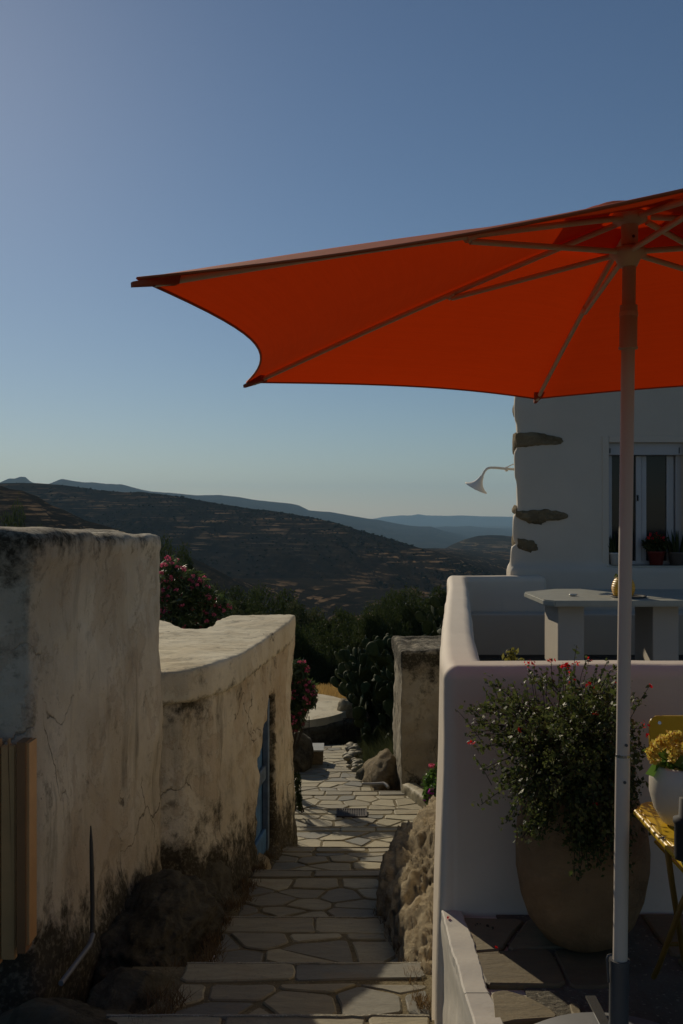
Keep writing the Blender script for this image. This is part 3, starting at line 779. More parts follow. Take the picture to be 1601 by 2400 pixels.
# blue plank door in the recess
dr = empty('door'); dr.parent = sh; dr.matrix_parent_inverse = Matrix.Translation(-Vector(sh.location))
def dpt(Y, off, z): return Vector((cx_at(Y)+off, Y, z))
for i in range(6):
    ya = 7.98 + i*0.155; yb = ya+0.147
    bm = bmesh.new()
    prism(bm, [(cx_at(ya)-0.15, ya), (cx_at(ya)-0.105+random.uniform(-.004, .004), ya), (cx_at(yb)-0.105+random.uniform(-.004, .004), yb), (cx_at(yb)-0.15, yb)], -3.02, -1.66)
    bmesh.ops.bevel(bm, geom=bm.edges[:], offset=0.005, segments=1, affect='EDGES')
    bm_obj('plank', bm, MAT['bluewood'], dr)
for z0, z1, mt in ((-2.36, -2.24, 'bluewood2'), (-3.0, -2.80, 'bluewood'), (-1.76, -1.66, 'bluewood')):
    bm = bmesh.new()
    prism(bm, [(cx_at(8.0)-0.10, 8.0), (cx_at(8.0)-0.075, 8.0), (cx_at(8.86)-0.07, 8.86), (cx_at(8.86)-0.10, 8.86)], z0, z1)
    bmesh.ops.bevel(bm, geom=bm.edges[:], offset=0.006, segments=1, affect='EDGES')
    bm_obj('rail', bm, MAT[mt], dr)
bm = bmesh.new()
prism(bm, [(cx_at(8.80)-0.10, 8.80), (cx_at(8.80)-0.055, 8.80), (cx_at(8.88)-0.055, 8.88), (cx_at(8.88)-0.10, 8.88)], -3.02, -1.66)
bm_obj('door_frame', bm, MAT['bluewood2'], dr)

# ------------------------------------------------------------------ boulders
def boulder(name, c, r, mat, label=None, seed=0, sub=5, amp=0.22, fine=0.05, rot=0.0, flat=None, cat='rock', group=None):
    bm = bmesh.new(); bmesh.ops.create_icosphere(bm, subdivisions=sub, radius=1)
    M3 = Matrix.Rotation(rot, 3, 'Z')
    rr = random.Random(seed*97+5)
    pl = []
    for _ in range(15):
        n_ = Vector((rr.gauss(0, 1), rr.gauss(0, 1), rr.gauss(0, 1))).normalized(); pl.append((n_, rr.uniform(0.72, 1.0)))
    so = Vector((seed*3.1, seed*1.7, -seed*1.0))
    for v in bm.verts:
        p = v.co.copy(); q = Vector((p.x*r[0], p.y*r[1], p.z*r[2]))*3.2 + so
        d = 1.06
        for n_, h_ in pl:
            k = n_.dot(p)
            if k > 0.15: d = min(d, h_/k)
        d += amp*0.45*noise.fractal(p*1.3 + so, 0.8, 2.0, 3)
        if sub >= 5:
            vd = noise.voronoi(Vector((q.x*0.75+q.z*0.5, q.y*0.5, q.z*1.1-q.y*0.5)))[0]
            d += fine*(min(0.25, vd[1]-vd[0]) - 0.12)*2.0 - fine*0.9*(vd[0]-0.4)
            d += fine*0.55*noise.fractal(Vector((q.x*3+q.z*2, q.y*2.2, q.z*9-q.y*3)), 0.5, 2.2, 6)
        else: d += fine*1.2*noise.fractal(q*4, 0.7, 2.1, 3)
        p = p*d
        v.co = M3 @ Vector((p.x*r[0], p.y*r[1], p.z*r[2]))
    o = bm_obj(name, bm, mat, None, smooth=True); o.location = c
    if label: tag(o, label, cat, group)
    return o
# dark rocks at the foot of the left walls
boulder('rock', (-1.02, 5.55, -2.42), (0.34, 0.62, 0.34), MAT['rock_dark'], 'large dark mossy rock bulging from the foot of the tall wall', 3, 6, 0.26, 0.12, rot=-0.1)
boulder('rock', (-0.94, 4.50, -2.26), (0.22, 0.26, 0.17), MAT['rock_dark'], 'rounded dark rock below the big mossy one, left of the stairs', 5, 5)
boulder('rock', (-1.12, 3.95, -2.22), (0.36, 0.50, 0.26), MAT['rock_dark'], 'dark rock in the bottom left corner under the slanting pipe', 8, 5)
boulder('rock', (-0.98, 6.70, -2.66), (0.28, 0.45, 0.30), MAT['rock_dark'], 'dark rock where the tall wall meets the shed', 12, 5)
boulder('rock', (-0.74, 8.35, -3.02), (0.16, 0.45, 0.16), MAT['rock'], 'weathered stone sill under the blue door', 14, 4, 0.15)
boulder('rock', (0.60, 6.35, -2.62), (0.36, 1.50, 0.58), MAT['rock'], 'long pale rock outcrop between the stairs and the white terrace wall', 21, 6, 0.24, 0.13, rot=-0.07)
boulder('rock', (0.46, 5.0, -2.45), (0.17, 0.75, 0.34), MAT['rock'], 'lower brown rock at the right end of the nearest steps', 23, 6, 0.24, 0.12)
boulder('rock', (0.87, 8.2, -3.02), (0.30, 0.95, 0.56), MAT['rock'], 'tall pale rock standing where the stairs meet the flat paving', 27, 6, 0.24, 0.13)
# rocks further down
boulder('rock', P(706, 1775, 15.6)+Vector((-.08, 0, -.05)), (0.26, 0.6, 0.50), MAT['rock_dark'], 'dark boulder just beyond the shed corner', 31, 5, 0.15)
boulder('rock', P(893, 1815, 14.5)+Vector((0.03, 0, -0.06)), (0.30, 0.65, 0.40), MAT['stoneinset'], 'brown slanting boulder beside the old cottage', 33, 5, 0.2, 0.06)
boulder('rock', P(845, 1825, 14.6)+Vector((0.05, 0, -0.02)), (0.13, 0.2, 0.16), MAT['rock_dark'], 'small dark rock left of the slanting boulder', 35, 4, 0.2, 0.06)
boulder('rock', P(800, 1665, 19.6)+Vector((0.12, 0, 0.0)), (0.22, 0.2, 0.24), MAT['rock'], 'rounded pale rock right of the stone floor', 37, 4, 0.15)
# stone bench block
sb = box('stone_bench', *(lambda a, b: (a.x, b.x, 15.9, 16.35, a.z, b.z))(P(716, 1792, 15.9), P(757, 1762, 15.9)), MAT['stoneinset'], None, 0.012)
sb.name = 'stone_bench'; tag(sb, 'small square stone block seat beside the path', 'stone block')
tag(box('slab_top', *(lambda a, b: (a.x-.01, b.x+.01, 15.88, 16.38, b.z+.001, b.z+.03))(P(716, 1792, 15.9), P(757, 1762, 15.9)), MAT['tabletop'], sb), kind=None)
# rough stones at the right path edge
edge = empty('path_edging', P(825, 1790, 15.5)); tag(edge, 'rough low row of loose stones edging the far path', 'stone edging')
for i in range(46):
    Y = random.uniform(15.2, 18.0); X = 0.17 + random.uniform(-0.06, 0.14)
    r = random.uniform(0.035, 0.085)
    o = boulder('stone', (X, Y, -3.97-(Y-15.4)*0.093+random.uniform(-.02, .05)), (r*1.4, r, r*0.7), MAT['paving'], None, 50+i, 2, 0.3, 0.08, rot=random.uniform(0, 3))
    o.parent = edge; o.matrix_parent_inverse = Matrix.Translation(-Vector(edge.location))

# ------------------------------------------------------------------ low retaining wall, threshing floor, fences
bm = bmesh.new()
prism(bm, [(-5, 18.35), (-1.2, 18.4), (-0.4, 18.65), (0.15, 19.2), (0.55, 19.9), (0.55, 20.3), (-5, 20.3)], -4.9, -4.03)
me = remesh(bm, 0.06, 1, lambda c, n: 0.05*fbm(c, 3, 4, 2))
o = link('retaining_wall', me, MAT['rock_dark']); tag(o, 'low dark stone retaining wall across the end of the path', 'wall')
bm = bmesh.new(); bmesh.ops.create_cone(bm, cap_ends=True, segments=64, radius1=1.62, radius2=1.60, depth=0.14)
o = bm_obj('threshing_floor', bm, MAT['roofplaster']); o.location = (-1.42, 20.0, -3.96); tag(o, 'round pale cement threshing floor with dappled shade', 'threshing floor')
wf = empty('wire_fence', (-1, 18.45, -4.0)); tag(wf, 'low square wire mesh fence in front of the round floor', 'fence')
bm = bmesh.new()
for i in range(60):
    x = -3.2 + i*0.045; y = 18.42 + 0.0*x
    if x > -0.62: break
    tube_bm(bm, [(x, y, -4.05), (x, y, -3.80)], 0.0022, 3, False)
for k in range(6): tube_bm(bm, [(-3.2, 18.42, -4.03+k*0.045), (-0.6, 18.42, -4.03+k*0.045)], 0.0022, 3, False)
o = bm_obj('wire_mesh', bm, MAT['iron'], wf)
for x in (-2.6, -1.6, -0.6): tube('post', [(x, 18.42, -4.1), (x, 18.42, -3.78)], 0.008, MAT['iron'], wf, 6)
rl = empty('iron_railing', (0.15, 18.9, -4.0)); tag(rl, 'small dark iron railing right of the wire mesh', 'railing')
ra, rb = Vector((0.04, 18.9, -4.28)), Vector((0.50, 19.0, -4.3))
for k in range(9):
    p = ra.lerp(rb, k/8); tube('bar', [p, p+Vector((0, 0, 0.37))], 0.006 if k not in (0, 8) else 0.012, MAT['iron'], rl, 6)
for h_ in (0.04, 0.36): tube('rail', [ra+Vector((0, 0, h_)), rb+Vector((0, 0, h_))], 0.008, MAT['iron'], rl, 6)

# ------------------------------------------------------------------ old cottage on the right
oc = empty('old_cottage', (1.8, 14, -3.8)); tag(oc, 'small flat roofed old cottage with stained walls and dark doorway, beyond the terrace', 'cottage')
bm = bmesh.new()
zt = -1.90
prism(bm, [(0.80, 13.4), (1.33, 13.4), (1.33, 14.2), (0.80, 15.05)], -4.3, zt)
prism(bm, [(1.30, 13.62), (2.1, 13.62), (2.1, 15.0), (1.30, 15.0)], -4.3, zt)
prism(bm, [(2.0, 13.4), (3.6, 13.4), (3.6, 15.1), (2.0, 15.1)], -4.3, zt)
prism(bm, [(1.2, 13.4), (2.2, 13.4), (2.2, 13.8), (1.2, 13.8)], -2.40, zt)
prism(bm, [(1.2, 13.4), (2.2, 13.4), (2.2, 13.8), (1.2, 13.8)], -4.3, -3.40)
prism(bm, [(0.79, 13.9), (1.4, 13.9), (1.4, 15.1), (0.79, 15.1)], -4.3, zt)
# rim
prism(bm, [(0.79, 13.385), (3.6, 13.385), (3.6, 13.50), (0.79, 13.50)], -2.10, -1.87)
prism(bm, [(0.79, 13.385), (0.90, 13.385), (0.88, 15.10), (0.77, 15.10)], -2.10, -1.87)
prism(bm, [(0.78, 14.95), (3.6, 14.95), (3.6, 15.10), (0.78, 15.10)], -2.10, -1.87)
me = remesh(bm, 0.035, 2, lambda c, n: 0.025*fbm(c, 1.4, 3, 33) + 0.018*fbm(c, 6, 4, 7) + (0.006*fbm(c, 4, 3, 1) if c.z > -2.0 else 0))
set_attr(me, 'moss_and_dark', lambda c: 0.16 + 0.75*math.exp(-max(0, -1.95-c.z)/0.22) + max(0, 0.45-1.2*max(0, c.z+3.8)) + (-0.3 if c.z > -1.94 else 0))
link('wall', me, MAT['oldhouse'], oc)
box('door', 1.34, 2.0, 13.57, 13.615, -3.40, -2.42, MAT['doordark'], oc, 0.006)
box('door_post', 1.335, 1.39, 13.44, 13.56, -3.38, -2.42, MAT['doordark'], oc, 0.006)
# kerb in front
bm = bmesh.new(); prism(bm, [(0.80, 13.30), (0.98, 13.28), (1.30, 11.75), (1.15, 11.70)], -4.0, [-3.62, -3.60, -3.46, -3.48])
me = remesh(bm, 0.03, 1, lambda c, n: 0.015*fbm(c, 5, 3, 3)); o = link('kerb', me, MAT['paving']); o['kind'] = 'structure'
# grey downpipe lying at the cottage foot
pp = tube('grey_pipe', [P(848, 1838, 13.7), P(870, 1838, 13.7), P(900, 1836, 13.65), P(906, 1840, 13.6), P(910, 1846, 13.55)], 0.022, MAT['plastic'], None, 10)
tag(pp, 'short grey plastic pipe lying on the dirt by the cottage corner', 'pipe')
MAT['pipegrey'] = m_plain('pale_grey_pvc', (0.30, 0.29, 0.27), 0.5); pp.data.materials[0] = MAT['pipegrey']

# ------------------------------------------------------------------ white terrace: walls, floors
tw = empty('terrace_wall', (0.6, 5, -1.55)); tag(tw, 'smooth white rounded terrace parapet with its side and far walls', 'parapet wall')
def wall_loft():
    ox = lambda Y: float(np.interp(Y, [3.87, 4.2, 5.0, 6.5, 8.0, 9.42], [0.40, 0.412, 0.495, 0.67, 0.85, 1.0]))
    ys = list(np.linspace(4.15, 9.3, 22))
    def sm(Y): return (ox(Y-0.25)+ox(Y)+ox(Y+0.25))/3 if Y > 4.3 and Y < 9.1 else ox(Y)
    outer = [(4.2, 3.87), (0.40, 3.87)] + [(sm(y), y) for y in ys] + [(1.0, 9.42), (1.9, 9.42)]
    inner = [(1.9, 9.22), (1.17, 9.22)] + [(sm(y)+0.175, y) for y in ys[::-1] if y < 9.1] + [(0.58, 4.06), (4.2, 4.06)]
    pts = outer + inner; n = len(pts)
    bm = bmesh.new(); prism(bm, pts, -4.0, -0.600)
    bmesh.ops.recalc_face_normals(bm, faces=bm.faces)
    ed = []
    for e in bm.edges:
        a, b = e.verts
        if a.co.z > -1 and b.co.z > -1: ed.append(e)
        elif abs(a.co.x-b.co.x) < 1e-4 and abs(a.co.y-b.co.y) < 1e-4 and e.calc_face_angle(0) > 0.7: ed.append(e)
    bmesh.ops.bevel(bm, geom=ed, offset=0.055, segments=7, affect='EDGES', profile=0.5, clamp_overlap=True)
    for ax, lo, hi, st in ((2, -3.9, -0.66, 0.12), (0, 0.55, 4.1, 0.12), (1, 4.2, 9.3, 0.12)):
        v = lo
        while v < hi:
            co = [0, 0, 0]; co[ax] = v; no = [0, 0, 0]; no[ax] = 1
            bmesh.ops.bisect_plane(bm, geom=bm.verts[:]+bm.edges[:]+bm.faces[:], plane_co=co, plane_no=no); v += st
    bmesh.ops.recalc_face_normals(bm, faces=bm.faces); bm.normal_update()
    mv = []
    for v in bm.verts:
        nn = v.normal.copy(); c = v.co
        d = 0.009*fbm(c, 0.8, 3, 3) + 0.0022*fbm(c, 4.5, 3, 5)
        if nn.x < -0.5 and c.x < 1.1: d += 0.026*sst(0, 1, (-0.75-c.z)/1.2)
        mv.append((v, nn*d))
    for v, d in mv: v.co += d
    return bm_obj('wall', bm, MAT['white'], tw, smooth=True)
wo = wall_loft()
wo.modifiers.new('weighted_normals', 'WEIGHTED_NORMAL')
# retaining face under the near terrace
rw = empty('terrace_base', (0.5, 2, -2.2)); tag(rw, 'stained whitewashed retaining wall under the terrace edge at the bottom', 'retaining wall')
bm = bmesh.new()
prism(bm, [(0.395, -0.5), (0.415, 2.9), (0.40, 3.4), (0.385, 3.92), (0.44, 4.3), (0.75, 4.3), (0.75, -0.5)], -4.0, -1.568)
me = remesh(bm, 0.028, 1, lambda c, n: (0.014*fbm(c, 2.2, 4, 3) + 0.005*fbm(c, 9, 3, 3) - 0.008)*sst(-1.6, -1.75, c.z) if n.z < 0.5 else -0.003)
link('wall', me, MAT['whitestained'], rw)
tf = empty('terrace_floor', (2, 2.2, -1.56)); tf['kind'] = 'structure'
box('cement_bed', 0.60, 4.5, -0.5, 3.9, -1.9, -1.563, MAT['cement'], tf)
# painted margin strip: pieces broken by a crack
def edgeX(Y): return 0.398 + 0.004*math.sin(Y*5) + 0.0015*math.sin(Y*19) - 0.010*sst(3.3, 3.8, Y)
def stripseg(a, b):
    ys = np.linspace(a, b, 40); bm = bmesh.new(); rows = []
    for y in ys:
        x0 = edgeX(y) + random.uniform(-.0012, .0012); x1 = edgeX(y) + 0.085 + 0.006*math.sin(y*11) + random.uniform(-.002, .002)
        z = -1.548 + 0.0015*math.sin(y*30)
        rows.append([bm.verts.new(p) for p in ((x0, y, z-0.035), (x0, y, z-0.004), (x0+0.006, y, z), (x1-0.005, y, z), (x1, y, z-0.004), (x1, y, z-0.03))])
    for p, q in zip(rows, rows[1:]):
        for k in range(5): bm.faces.new((p[k], p[k+1], q[k+1], q[k]))
    bm.faces.new(rows[0][::-1]); bm.faces.new(rows[-1])
    bm_obj('painted_margin', bm, MAT['whitestained'], tf)
stripseg(3.205, 3.875); stripseg(1.4, 3.199); stripseg(-0.3, 1.394)
zt_ = lambda x, y: -1.551
# hand placed big slabs seen in the light, then crazy paving further in
def tslab(pp):  # pixel outlines on the floor plane
    pts = []
    for (px, py) in pp:
        Y = 1.551*F/(py-1200); pts.append(((px-800.5)/F*Y, Y))
    slab(soften(pts, jit=0.004), zt_, 0.03, tf, MAT['terrstone'], 'terrace_slab', 0.005)
tslab([(1071, 2146), (1150, 2150), (1230, 2152), (1175, 2222), (1104, 2226)])
tslab([(1107, 2232), (1180, 2226), (1290, 2222), (1330, 2308), (1200, 2306), (1139, 2304)])
tslab([(1150, 2326), (1180, 2320), (1240, 2336), (1290, 2362), (1312, 2385), (1200, 2394), (1158, 2402)])
tslab([(1238, 2150), (1330, 2146), (1400, 2150), (1380, 2215), (1290, 2218), (1185, 2222)])
tslab([(1335, 2345), (1358, 2350), (1362, 2378), (1340, 2376)])
tslab([(1240, 2400), (1300, 2386), (1352, 2388), (1380, 2410), (1395, 2470), (1300, 2500), (1220, 2470), (1205, 2420)])
tslab([(1296, 2222), (1440, 2218), (1470, 2300), (1400, 2310), (1336, 2308)])
tslab([(1150, 2410), (1196, 2402), (1210, 2480), (1165, 2500)])
crazy([(1.15, 2.9), (4.3, 2.9), (4.3, 3.86), (1.15, 3.86)], 0.55, 0.45, 0.035, zt_, tf, MAT['terrstone'], seed=5)
crazy([(0.52, 0.2), (4.3, 0.2), (4.3, 2.6), (0.52, 2.6)], 0.55, 0.45, 0.035, zt_, tf, MAT['terrstone'], seed=6)
# inner terrace
bm = bmesh.new(); prism(bm, [(0.56, 4.05), (6.5, 4.05), (6.5, 9.35), (1.12, 9.35), (0.98, 8.0), (0.80, 6.5), (0.63, 5.0)], -1.8, -1.31); it = bm_obj('inner_terrace_floor', bm, MAT['slate']); it['kind'] = 'structure'

# ------------------------------------------------------------------ white house
hs = empty('white_house', (3.5, 10.5, -1.3)); tag(hs, 'white plastered house with stones left showing at its corner', 'house')
YF = 9.4
wx0, wx1 = P(1424, 0, YF).x, P(1608, 0, YF).x
wz1, wz0 = P(0, 1034, YF).z, P(0, 1326, YF).z
bm = bmesh.new()
prism(bm, [(1.655, YF), (wx0, YF), (wx0, YF+0.6), (1.76, YF+0.6)], -4.0, 2.3)
prism(bm, [(1.72, YF+0.3), (6.5, YF+0.3), (6.5, 13), (2.45, 13)], -4.0, 2.3)
prism(bm, [(wx1, YF), (6.5, YF), (6.5, YF+0.6), (wx1, YF+0.6)], -4.0, 2.3)
prism(bm, [(wx0-.1, YF), (wx1+.1, YF), (wx1+.1, YF+0.6), (wx0-.1, YF+0.6)], wz1, 2.3)
prism(bm, [(wx0-.1, YF), (wx1+.1, YF), (wx1+.1, YF+0.6), (wx0-.1, YF+0.6)], -4.0, wz0)
prism(bm, [(1.60, YF-0.055), (6.5, YF-0.055), (6.5, YF+0.3), (1.60, YF+0.3)], -4.0, P(0, 1331, YF).z)     # plinth
for z_, r_ in ((-0.15, 0.03), (0.45, 0.015), (1.0, 0.02), (-0.45, 0.05)):
    prism(bm, [(1.655-r_, YF+0.02), (1.75, YF+0.02), (1.75, YF+0.3), (1.70-r_, YF+0.3)], z_-0.12, z_+0.12)
def dhouse(co, n):
    k = 1.0 if co.x < 1.9 else 0.35
    return k*(0.016*fbm(co, 1.6, 3, 3)) + 0.002*fbm(co, 6, 2, 3)
me = remesh(bm, 0.030, 3, dhouse)
link('wall', me, MAT['white2'], hs)
# stones left bare at the corner
def wall_stone(pts, Y, dep=0.03):
    """outline in the facade plane, domed outwards"""
    bm = bmesh.new(); c = P(sum(p[0] for p in pts)/len(pts), sum(p[1] for p in pts)/len(pts), Y)
    fine = []
    for i in range(len(pts)):
        a = Vector(pts[i]); b = Vector(pts[(i+1) % len(pts)])
        for t in (0, .25, .5, .75): fine.append(a.lerp(b, t) + Vector((random.uniform(-1.6, 1.6), random.uniform(-1.6, 1.6))))
    rings = []
    for k, (s_, d_) in enumerate(((1.0, -0.06), (1.0, 0.25), (0.95, 0.55), (0.6, 0.62), (0.3, 0.6))):
        ring = []
        for p in fine:
            q = P(p[0], p[1], Y); v = c.lerp(q, s_*(1+0.04*noise.noise(q*9)))
            v.y = Y + 0.03 - 0.028 - dep*d_ - 0.016*noise.noise(v*22); ring.append(bm.verts.new(v))
        rings.append(ring)
    n = len(fine)
    for a, b in zip(rings, rings[1:]):
        for i in range(n): bm.faces.new((a[i], a[(i+1) % n], b[(i+1) % n], b[i]))
    bm.faces.new(rings[-1]); bm.faces.new(rings[0][::-1])
    return bm_obj('stone', bm, MAT['stoneinset'], hs, smooth=True)
wall_stone([(1208, 1016), (1225, 1013), (1262, 1014), (1290, 1020), (1318, 1028), (1322, 1035), (1312, 1041), (1270, 1043), (1240, 1047), (1208, 1049)], YF)
wall_stone([(1209, 1197), (1245, 1196), (1275, 1194), (1312, 1198), (1331, 1205), (1332, 1213), (1310, 1221), (1280, 1221), (1268, 1229), (1240, 1226), (1220, 1216), (1209, 1210)], YF)
wall_stone([(1212, 1262), (1230, 1262), (1250, 1268), (1259, 1278), (1259, 1290), (1245, 1295), (1228, 1292), (1213, 1285)], YF)
for (z_, r_, mt) in ((-0.28, 0.13, 'stoneinset'), (0.98, 0.07, 'stoneinset'), (0.02, 0.05, 'stoneinset'), (0.66, 0.12, 'stoneinset')):
    o = boulder('stone', (1.668, YF+0.14, z_), (0.03, 0.12, r_), MAT[mt], None, 61+z_, 3, 0.2, 0.05); o.parent = hs; o.matrix_parent_inverse = Matrix.Translation(-Vector(hs.location))
# window
wn = empty('window'); wn.parent = hs; wn.matrix_parent_inverse = Matrix.Translation(-Vector(hs.location))
def wbox(name, pxa, pxb, pya, pyb, ya, yb, mat, bev=0.004, par=None):
    a = P(pxa, pyb, YF); b = P(pxb, pya, YF); return box(name, a.x, b.x, ya, yb, a.z, b.z, MAT[mat], par or wn, bev)
wbox('frame', 1427, 1441, 1047, 1325, YF+0.10, YF+0.17, 'alu')
wbox('frame', 1592, 1606, 1047, 1325, YF+0.10, YF+0.17, 'alu')
wbox('shutter_box', 1427, 1606, 1036, 1066, YF+0.05, YF+0.20, 'alu', 0.008)
wbox('shutter_slot', 1432, 1434, 1050, 1062, YF+0.046, YF+0.06, 'black', 0)
wbox('shutter_slot', 1595, 1597, 1048, 1062, YF+0.046, YF+0.06, 'black', 0)
wbox('sash', 1499, 1512, 1067, 1322, YF+0.115, YF+0.15, 'alu')
wbox('sash', 1513, 1525, 1067, 1322, YF+0.13, YF+0.165, 'alu')
wbox('sash', 1573, 1590, 1067, 1322, YF+0.13, YF+0.165, 'alu')
wbox('sash', 1442, 1590, 1316, 1325, YF+0.12, YF+0.16, 'alu')
wbox('pane', 1441, 1500, 1066, 1318, YF+0.145, YF+0.15, 'glass', 0)
wbox('pane', 1524, 1574, 1066, 1318, YF+0.15, YF+0.155, 'glass', 0)
wbox('window_sill', 1420, 1612, 1325.5, 1330, YF-0.03, YF+0.2, 'tabletop', 0.003)
wbox('window_handle', 1501, 1504, 1160, 1174, YF+0.10, YF+0.115, 'black', 0)
wbox('curtain', 1442, 1500, 1068, 1316, YF+0.20, YF+0.21, 'curtain', 0) if False else None
for (a0, a1, b0, b1) in ((wx0-0.05, wx0+0.012, wz0-0.01, wz1+0.05), (wx1-0.012, wx1+0.05, wz0-0.01, wz1+0.05), (wx0+0.0125, wx1-0.0125, wz1-0.012, wz1+0.05)):
    box('window_surround', a0, a1, YF-0.006, YF+0.22, b0, b1, MAT['white2'], hs, 0.004)
box('window_surround', wx0+0.0125, wx1-0.0125, YF+0.0, YF+0.22, wz0-0.04, wz0-0.002, MAT['white2'], hs, 0.003)
# bench along the house wall
bn = box('masonry_bench', 1.16, 6.4, 9.0, 9.34, -1.31, P(0, 1439, 9.0).z, MAT['white2'], None, 0.02, 3)
tag(bn, 'low white built bench along the foot of the house wall', 'bench')
box('plinth', 1.16, 6.4, 8.985, 8.999, -1.31, -1.29, MAT['slate'], bn)
# table
tbm = empty('masonry_table', (2.6, 7.8, -1.31)); tag(tbm, 'white built table with grey cement top behind the parapet', 'table')
zf_ = -0.655
def onz(px, py, z): Y = -z*F/(py-1200); return ((px-800.5)/F*Y, Y)
bm = bmesh.new()
tpz = [onz(1228, 1387, zf_), onz(1273, 1405, zf_), onz(1300, 1408, zf_), (4.4, 7.36), (4.4, 8.32), onz(1360, 1380, zf_), onz(1300, 1380, zf_)]
prism(bm, tpz, zf_-0.045, zf_)
bmesh.ops.bevel(bm, geom=bm.edges[:], offset=0.008, segments=2, affect='EDGES')
bm_obj('tabletop', bm, MAT['tabletop'], tbm)
box('leg', 1.635, 1.835, 7.52, 8.02, -1.31, zf_-0.046, MAT['white2'], tbm, 0.012)
box('leg', 2.36, 2.56, 7.55, 8.02, -1.31, zf_-0.046, MAT['white2'], tbm, 0.012)
box('leg', 3.7, 3.9, 7.55, 8.02, -1.31, zf_-0.046, MAT['white2'], tbm, 0.012)
# things on the table
jar = empty('yellow_jar', P(1458, 1388, 7.6)); tag(jar, 'ribbed yellow beehive shaped jar on the masonry table', 'jar')
c = P(1461, 1387, 7.65); prof = []
for k in range(40):
    t = k/39; r = 0.088*math.sin(0.75+t*1.75)**0.8*(1+0.03*math.cos(t*2*math.pi*9)); prof.append((r, 0.004+t*0.145))
lathe('jar_body', [(0, 0.004)] + prof + [(0.05, 0.14), (0, 0.13)], MAT['yellowpot'], jar, 28, (c.x, c.y, zf_))
tray = lathe('dark_tray', [(0, 0), (0.13, 0), (0.135, 0.012), (0.125, 0.012), (0.12, 0.003), (0, 0.003)], MAT['slate'], None, 24, (c.x+0.04, c.y, zf_+0.001))
tag(tray, 'dark round tray under the yellow jar', 'tray')
me = leaf_mesh('sprig', np.array([(c.x+rng.normal()*0.03, c.y+rng.normal()*0.03, zf_+0.155+abs(rng.normal())*0.015) for _ in range(60)]), 0.03, 0.4, up=0.6)
link('sprig', me, MAT['leaf_salvia'], jar)
ca = boulder('ashtray', (P(1343, 1390, 7.75).x, 7.75, zf_+0.012), (0.035, 0.03, 0.012), MAT['ceram'], 'small pale dish alone on the left of the masonry table', 71, 3, 0.1, 0.02, cat='dish')

# lamp on the house side
lp = empty('wall_lamp', P(1203, 1100, 9.9)); tag(lp, 'white curved arm lamp with flared shade on the house corner', 'lamp')
YL = 9.75
tube('arm', [P(1225, 1101, YL), P(1190, 1099, YL), P(1165, 1096.5, YL), P(1150, 1096, YL), P(1142, 1098, YL), P(1136, 1104, YL), P(1131, 1114, YL), P(1129, 1119, YL)], 0.0125, MAT['whitepaint'], lp, 10)
tube('clamp', [P(1184, 1099.3, YL), P(1190, 1099.3, YL)], 0.024, MAT['whitepaint'], lp, 12)
tube('stay', [P(1187, 1096, YL), P(1196, 1091, YL), P(1206, 1087, YL)], 0.005, MAT['whitepaint'], lp, 6)
bm = bmesh.new()
shade = [(0.018, 0.0), (0.022, -0.02), (0.030, -0.045), (0.045, -0.075), (0.068, -0.10), (0.098, -0.120), (0.118, -0.128), (0.119, -0.133), (0.095, -0.126), (0.064, -0.106), (0.04, -0.08), (0.02, -0.05), (0.0, -0.04)]
lathe_bm(bm, shade, 28)
M4 = Matrix.Translation(P(1130, 1116, YL)) @ Matrix.Rotation(R(26), 4, 'Y') @ Matrix.Rotation(R(12), 4, 'X')
bmesh.ops.transform(bm, matrix=M4, verts=bm.verts); bm_obj('lamp_shade', bm, MAT['whitepaint'], lp, smooth=True)
bm = bmesh.new(); bmesh.ops.create_uvsphere(bm, u_segments=12, v_segments=8, radius=0.026)
bmesh.ops.transform(bm, matrix=M4 @ Matrix.Translation((0, 0, -0.125)), verts=bm.verts); bm_obj('bulb', bm, MAT['whitepot'], lp, smooth=True)

# ------------------------------------------------------------------ parasol
AP = Vector((0.80, 2.70, 0.822)); HUBTOP = Vector((0.782, 2.70, 0.80)); HUB = Vector((0.777, 2.70, 0.705))
tips = [Vector((-0.406, 1.98, 0.451)), Vector((-0.339, 3.56, 0.450)), Vector((0.803, 4.12, 0.455))]
tips += [Vector((2*AP.x-t.x-0.02, 2*AP.y-t.y, t.z)) for t in tips]
pr = empty('parasol', (0.755, 2.7, -1.5)); tag(pr, 'open orange parasol on a white pole', 'parasol')
tips[5].z += 0.026
def ribpt(k, t, off=0.0):
    a = AP + Vector((0, 0, -0.018)); b = tips[k % 6]
    p = a.lerp(b, t); p.z += 0.010*math.sin(math.pi*t) + off
    return p
def canopy(t0, lift, name, scallop=1.0, parent=None):
    NR, NA = 26, 16; V = []; idx = {}
    for k in range(6):
        for j in range(NA):
            s_ = j/NA
            for i in range(NR+1):
                t = t0[0] + (t0[1]-t0[0])*i/NR
                a = ribpt(k, t); b = ribpt(k+1, t); p = a.lerp(b, s_)
                # scalloped hem: mid-span pulled towards the centre; cloth sags a touch between ribs
                q = 4*s_*(1-s_)
                pull = 1 - (0.115 if k != 5 else 0.075)*scallop*q*t**3
                c0 = AP.copy(); p = Vector((c0.x+(p.x-c0.x)*pull, c0.y+(p.y-c0.y)*pull, p.z + 0.0))
                p.z += -0.012*q*math.sin(math.pi*min(1, t)) + lift
                idx[(k, j, i)] = len(V); V.append(p)
    Fc = []
    for k in range(6):
        for j in range(NA):
            k2, j2 = (k, j+1) if j+1 < NA else ((k+1) % 6, 0)
            for i in range(NR): Fc.append((idx[(k, j, i)], idx[(k2, j2, i)], idx[(k2, j2, i+1)], idx[(k, j, i+1)]))
    me = np_mesh(name, [v[:] for v in V], Fc, smooth=True)
    return link(name, me, MAT['cloth'], parent)
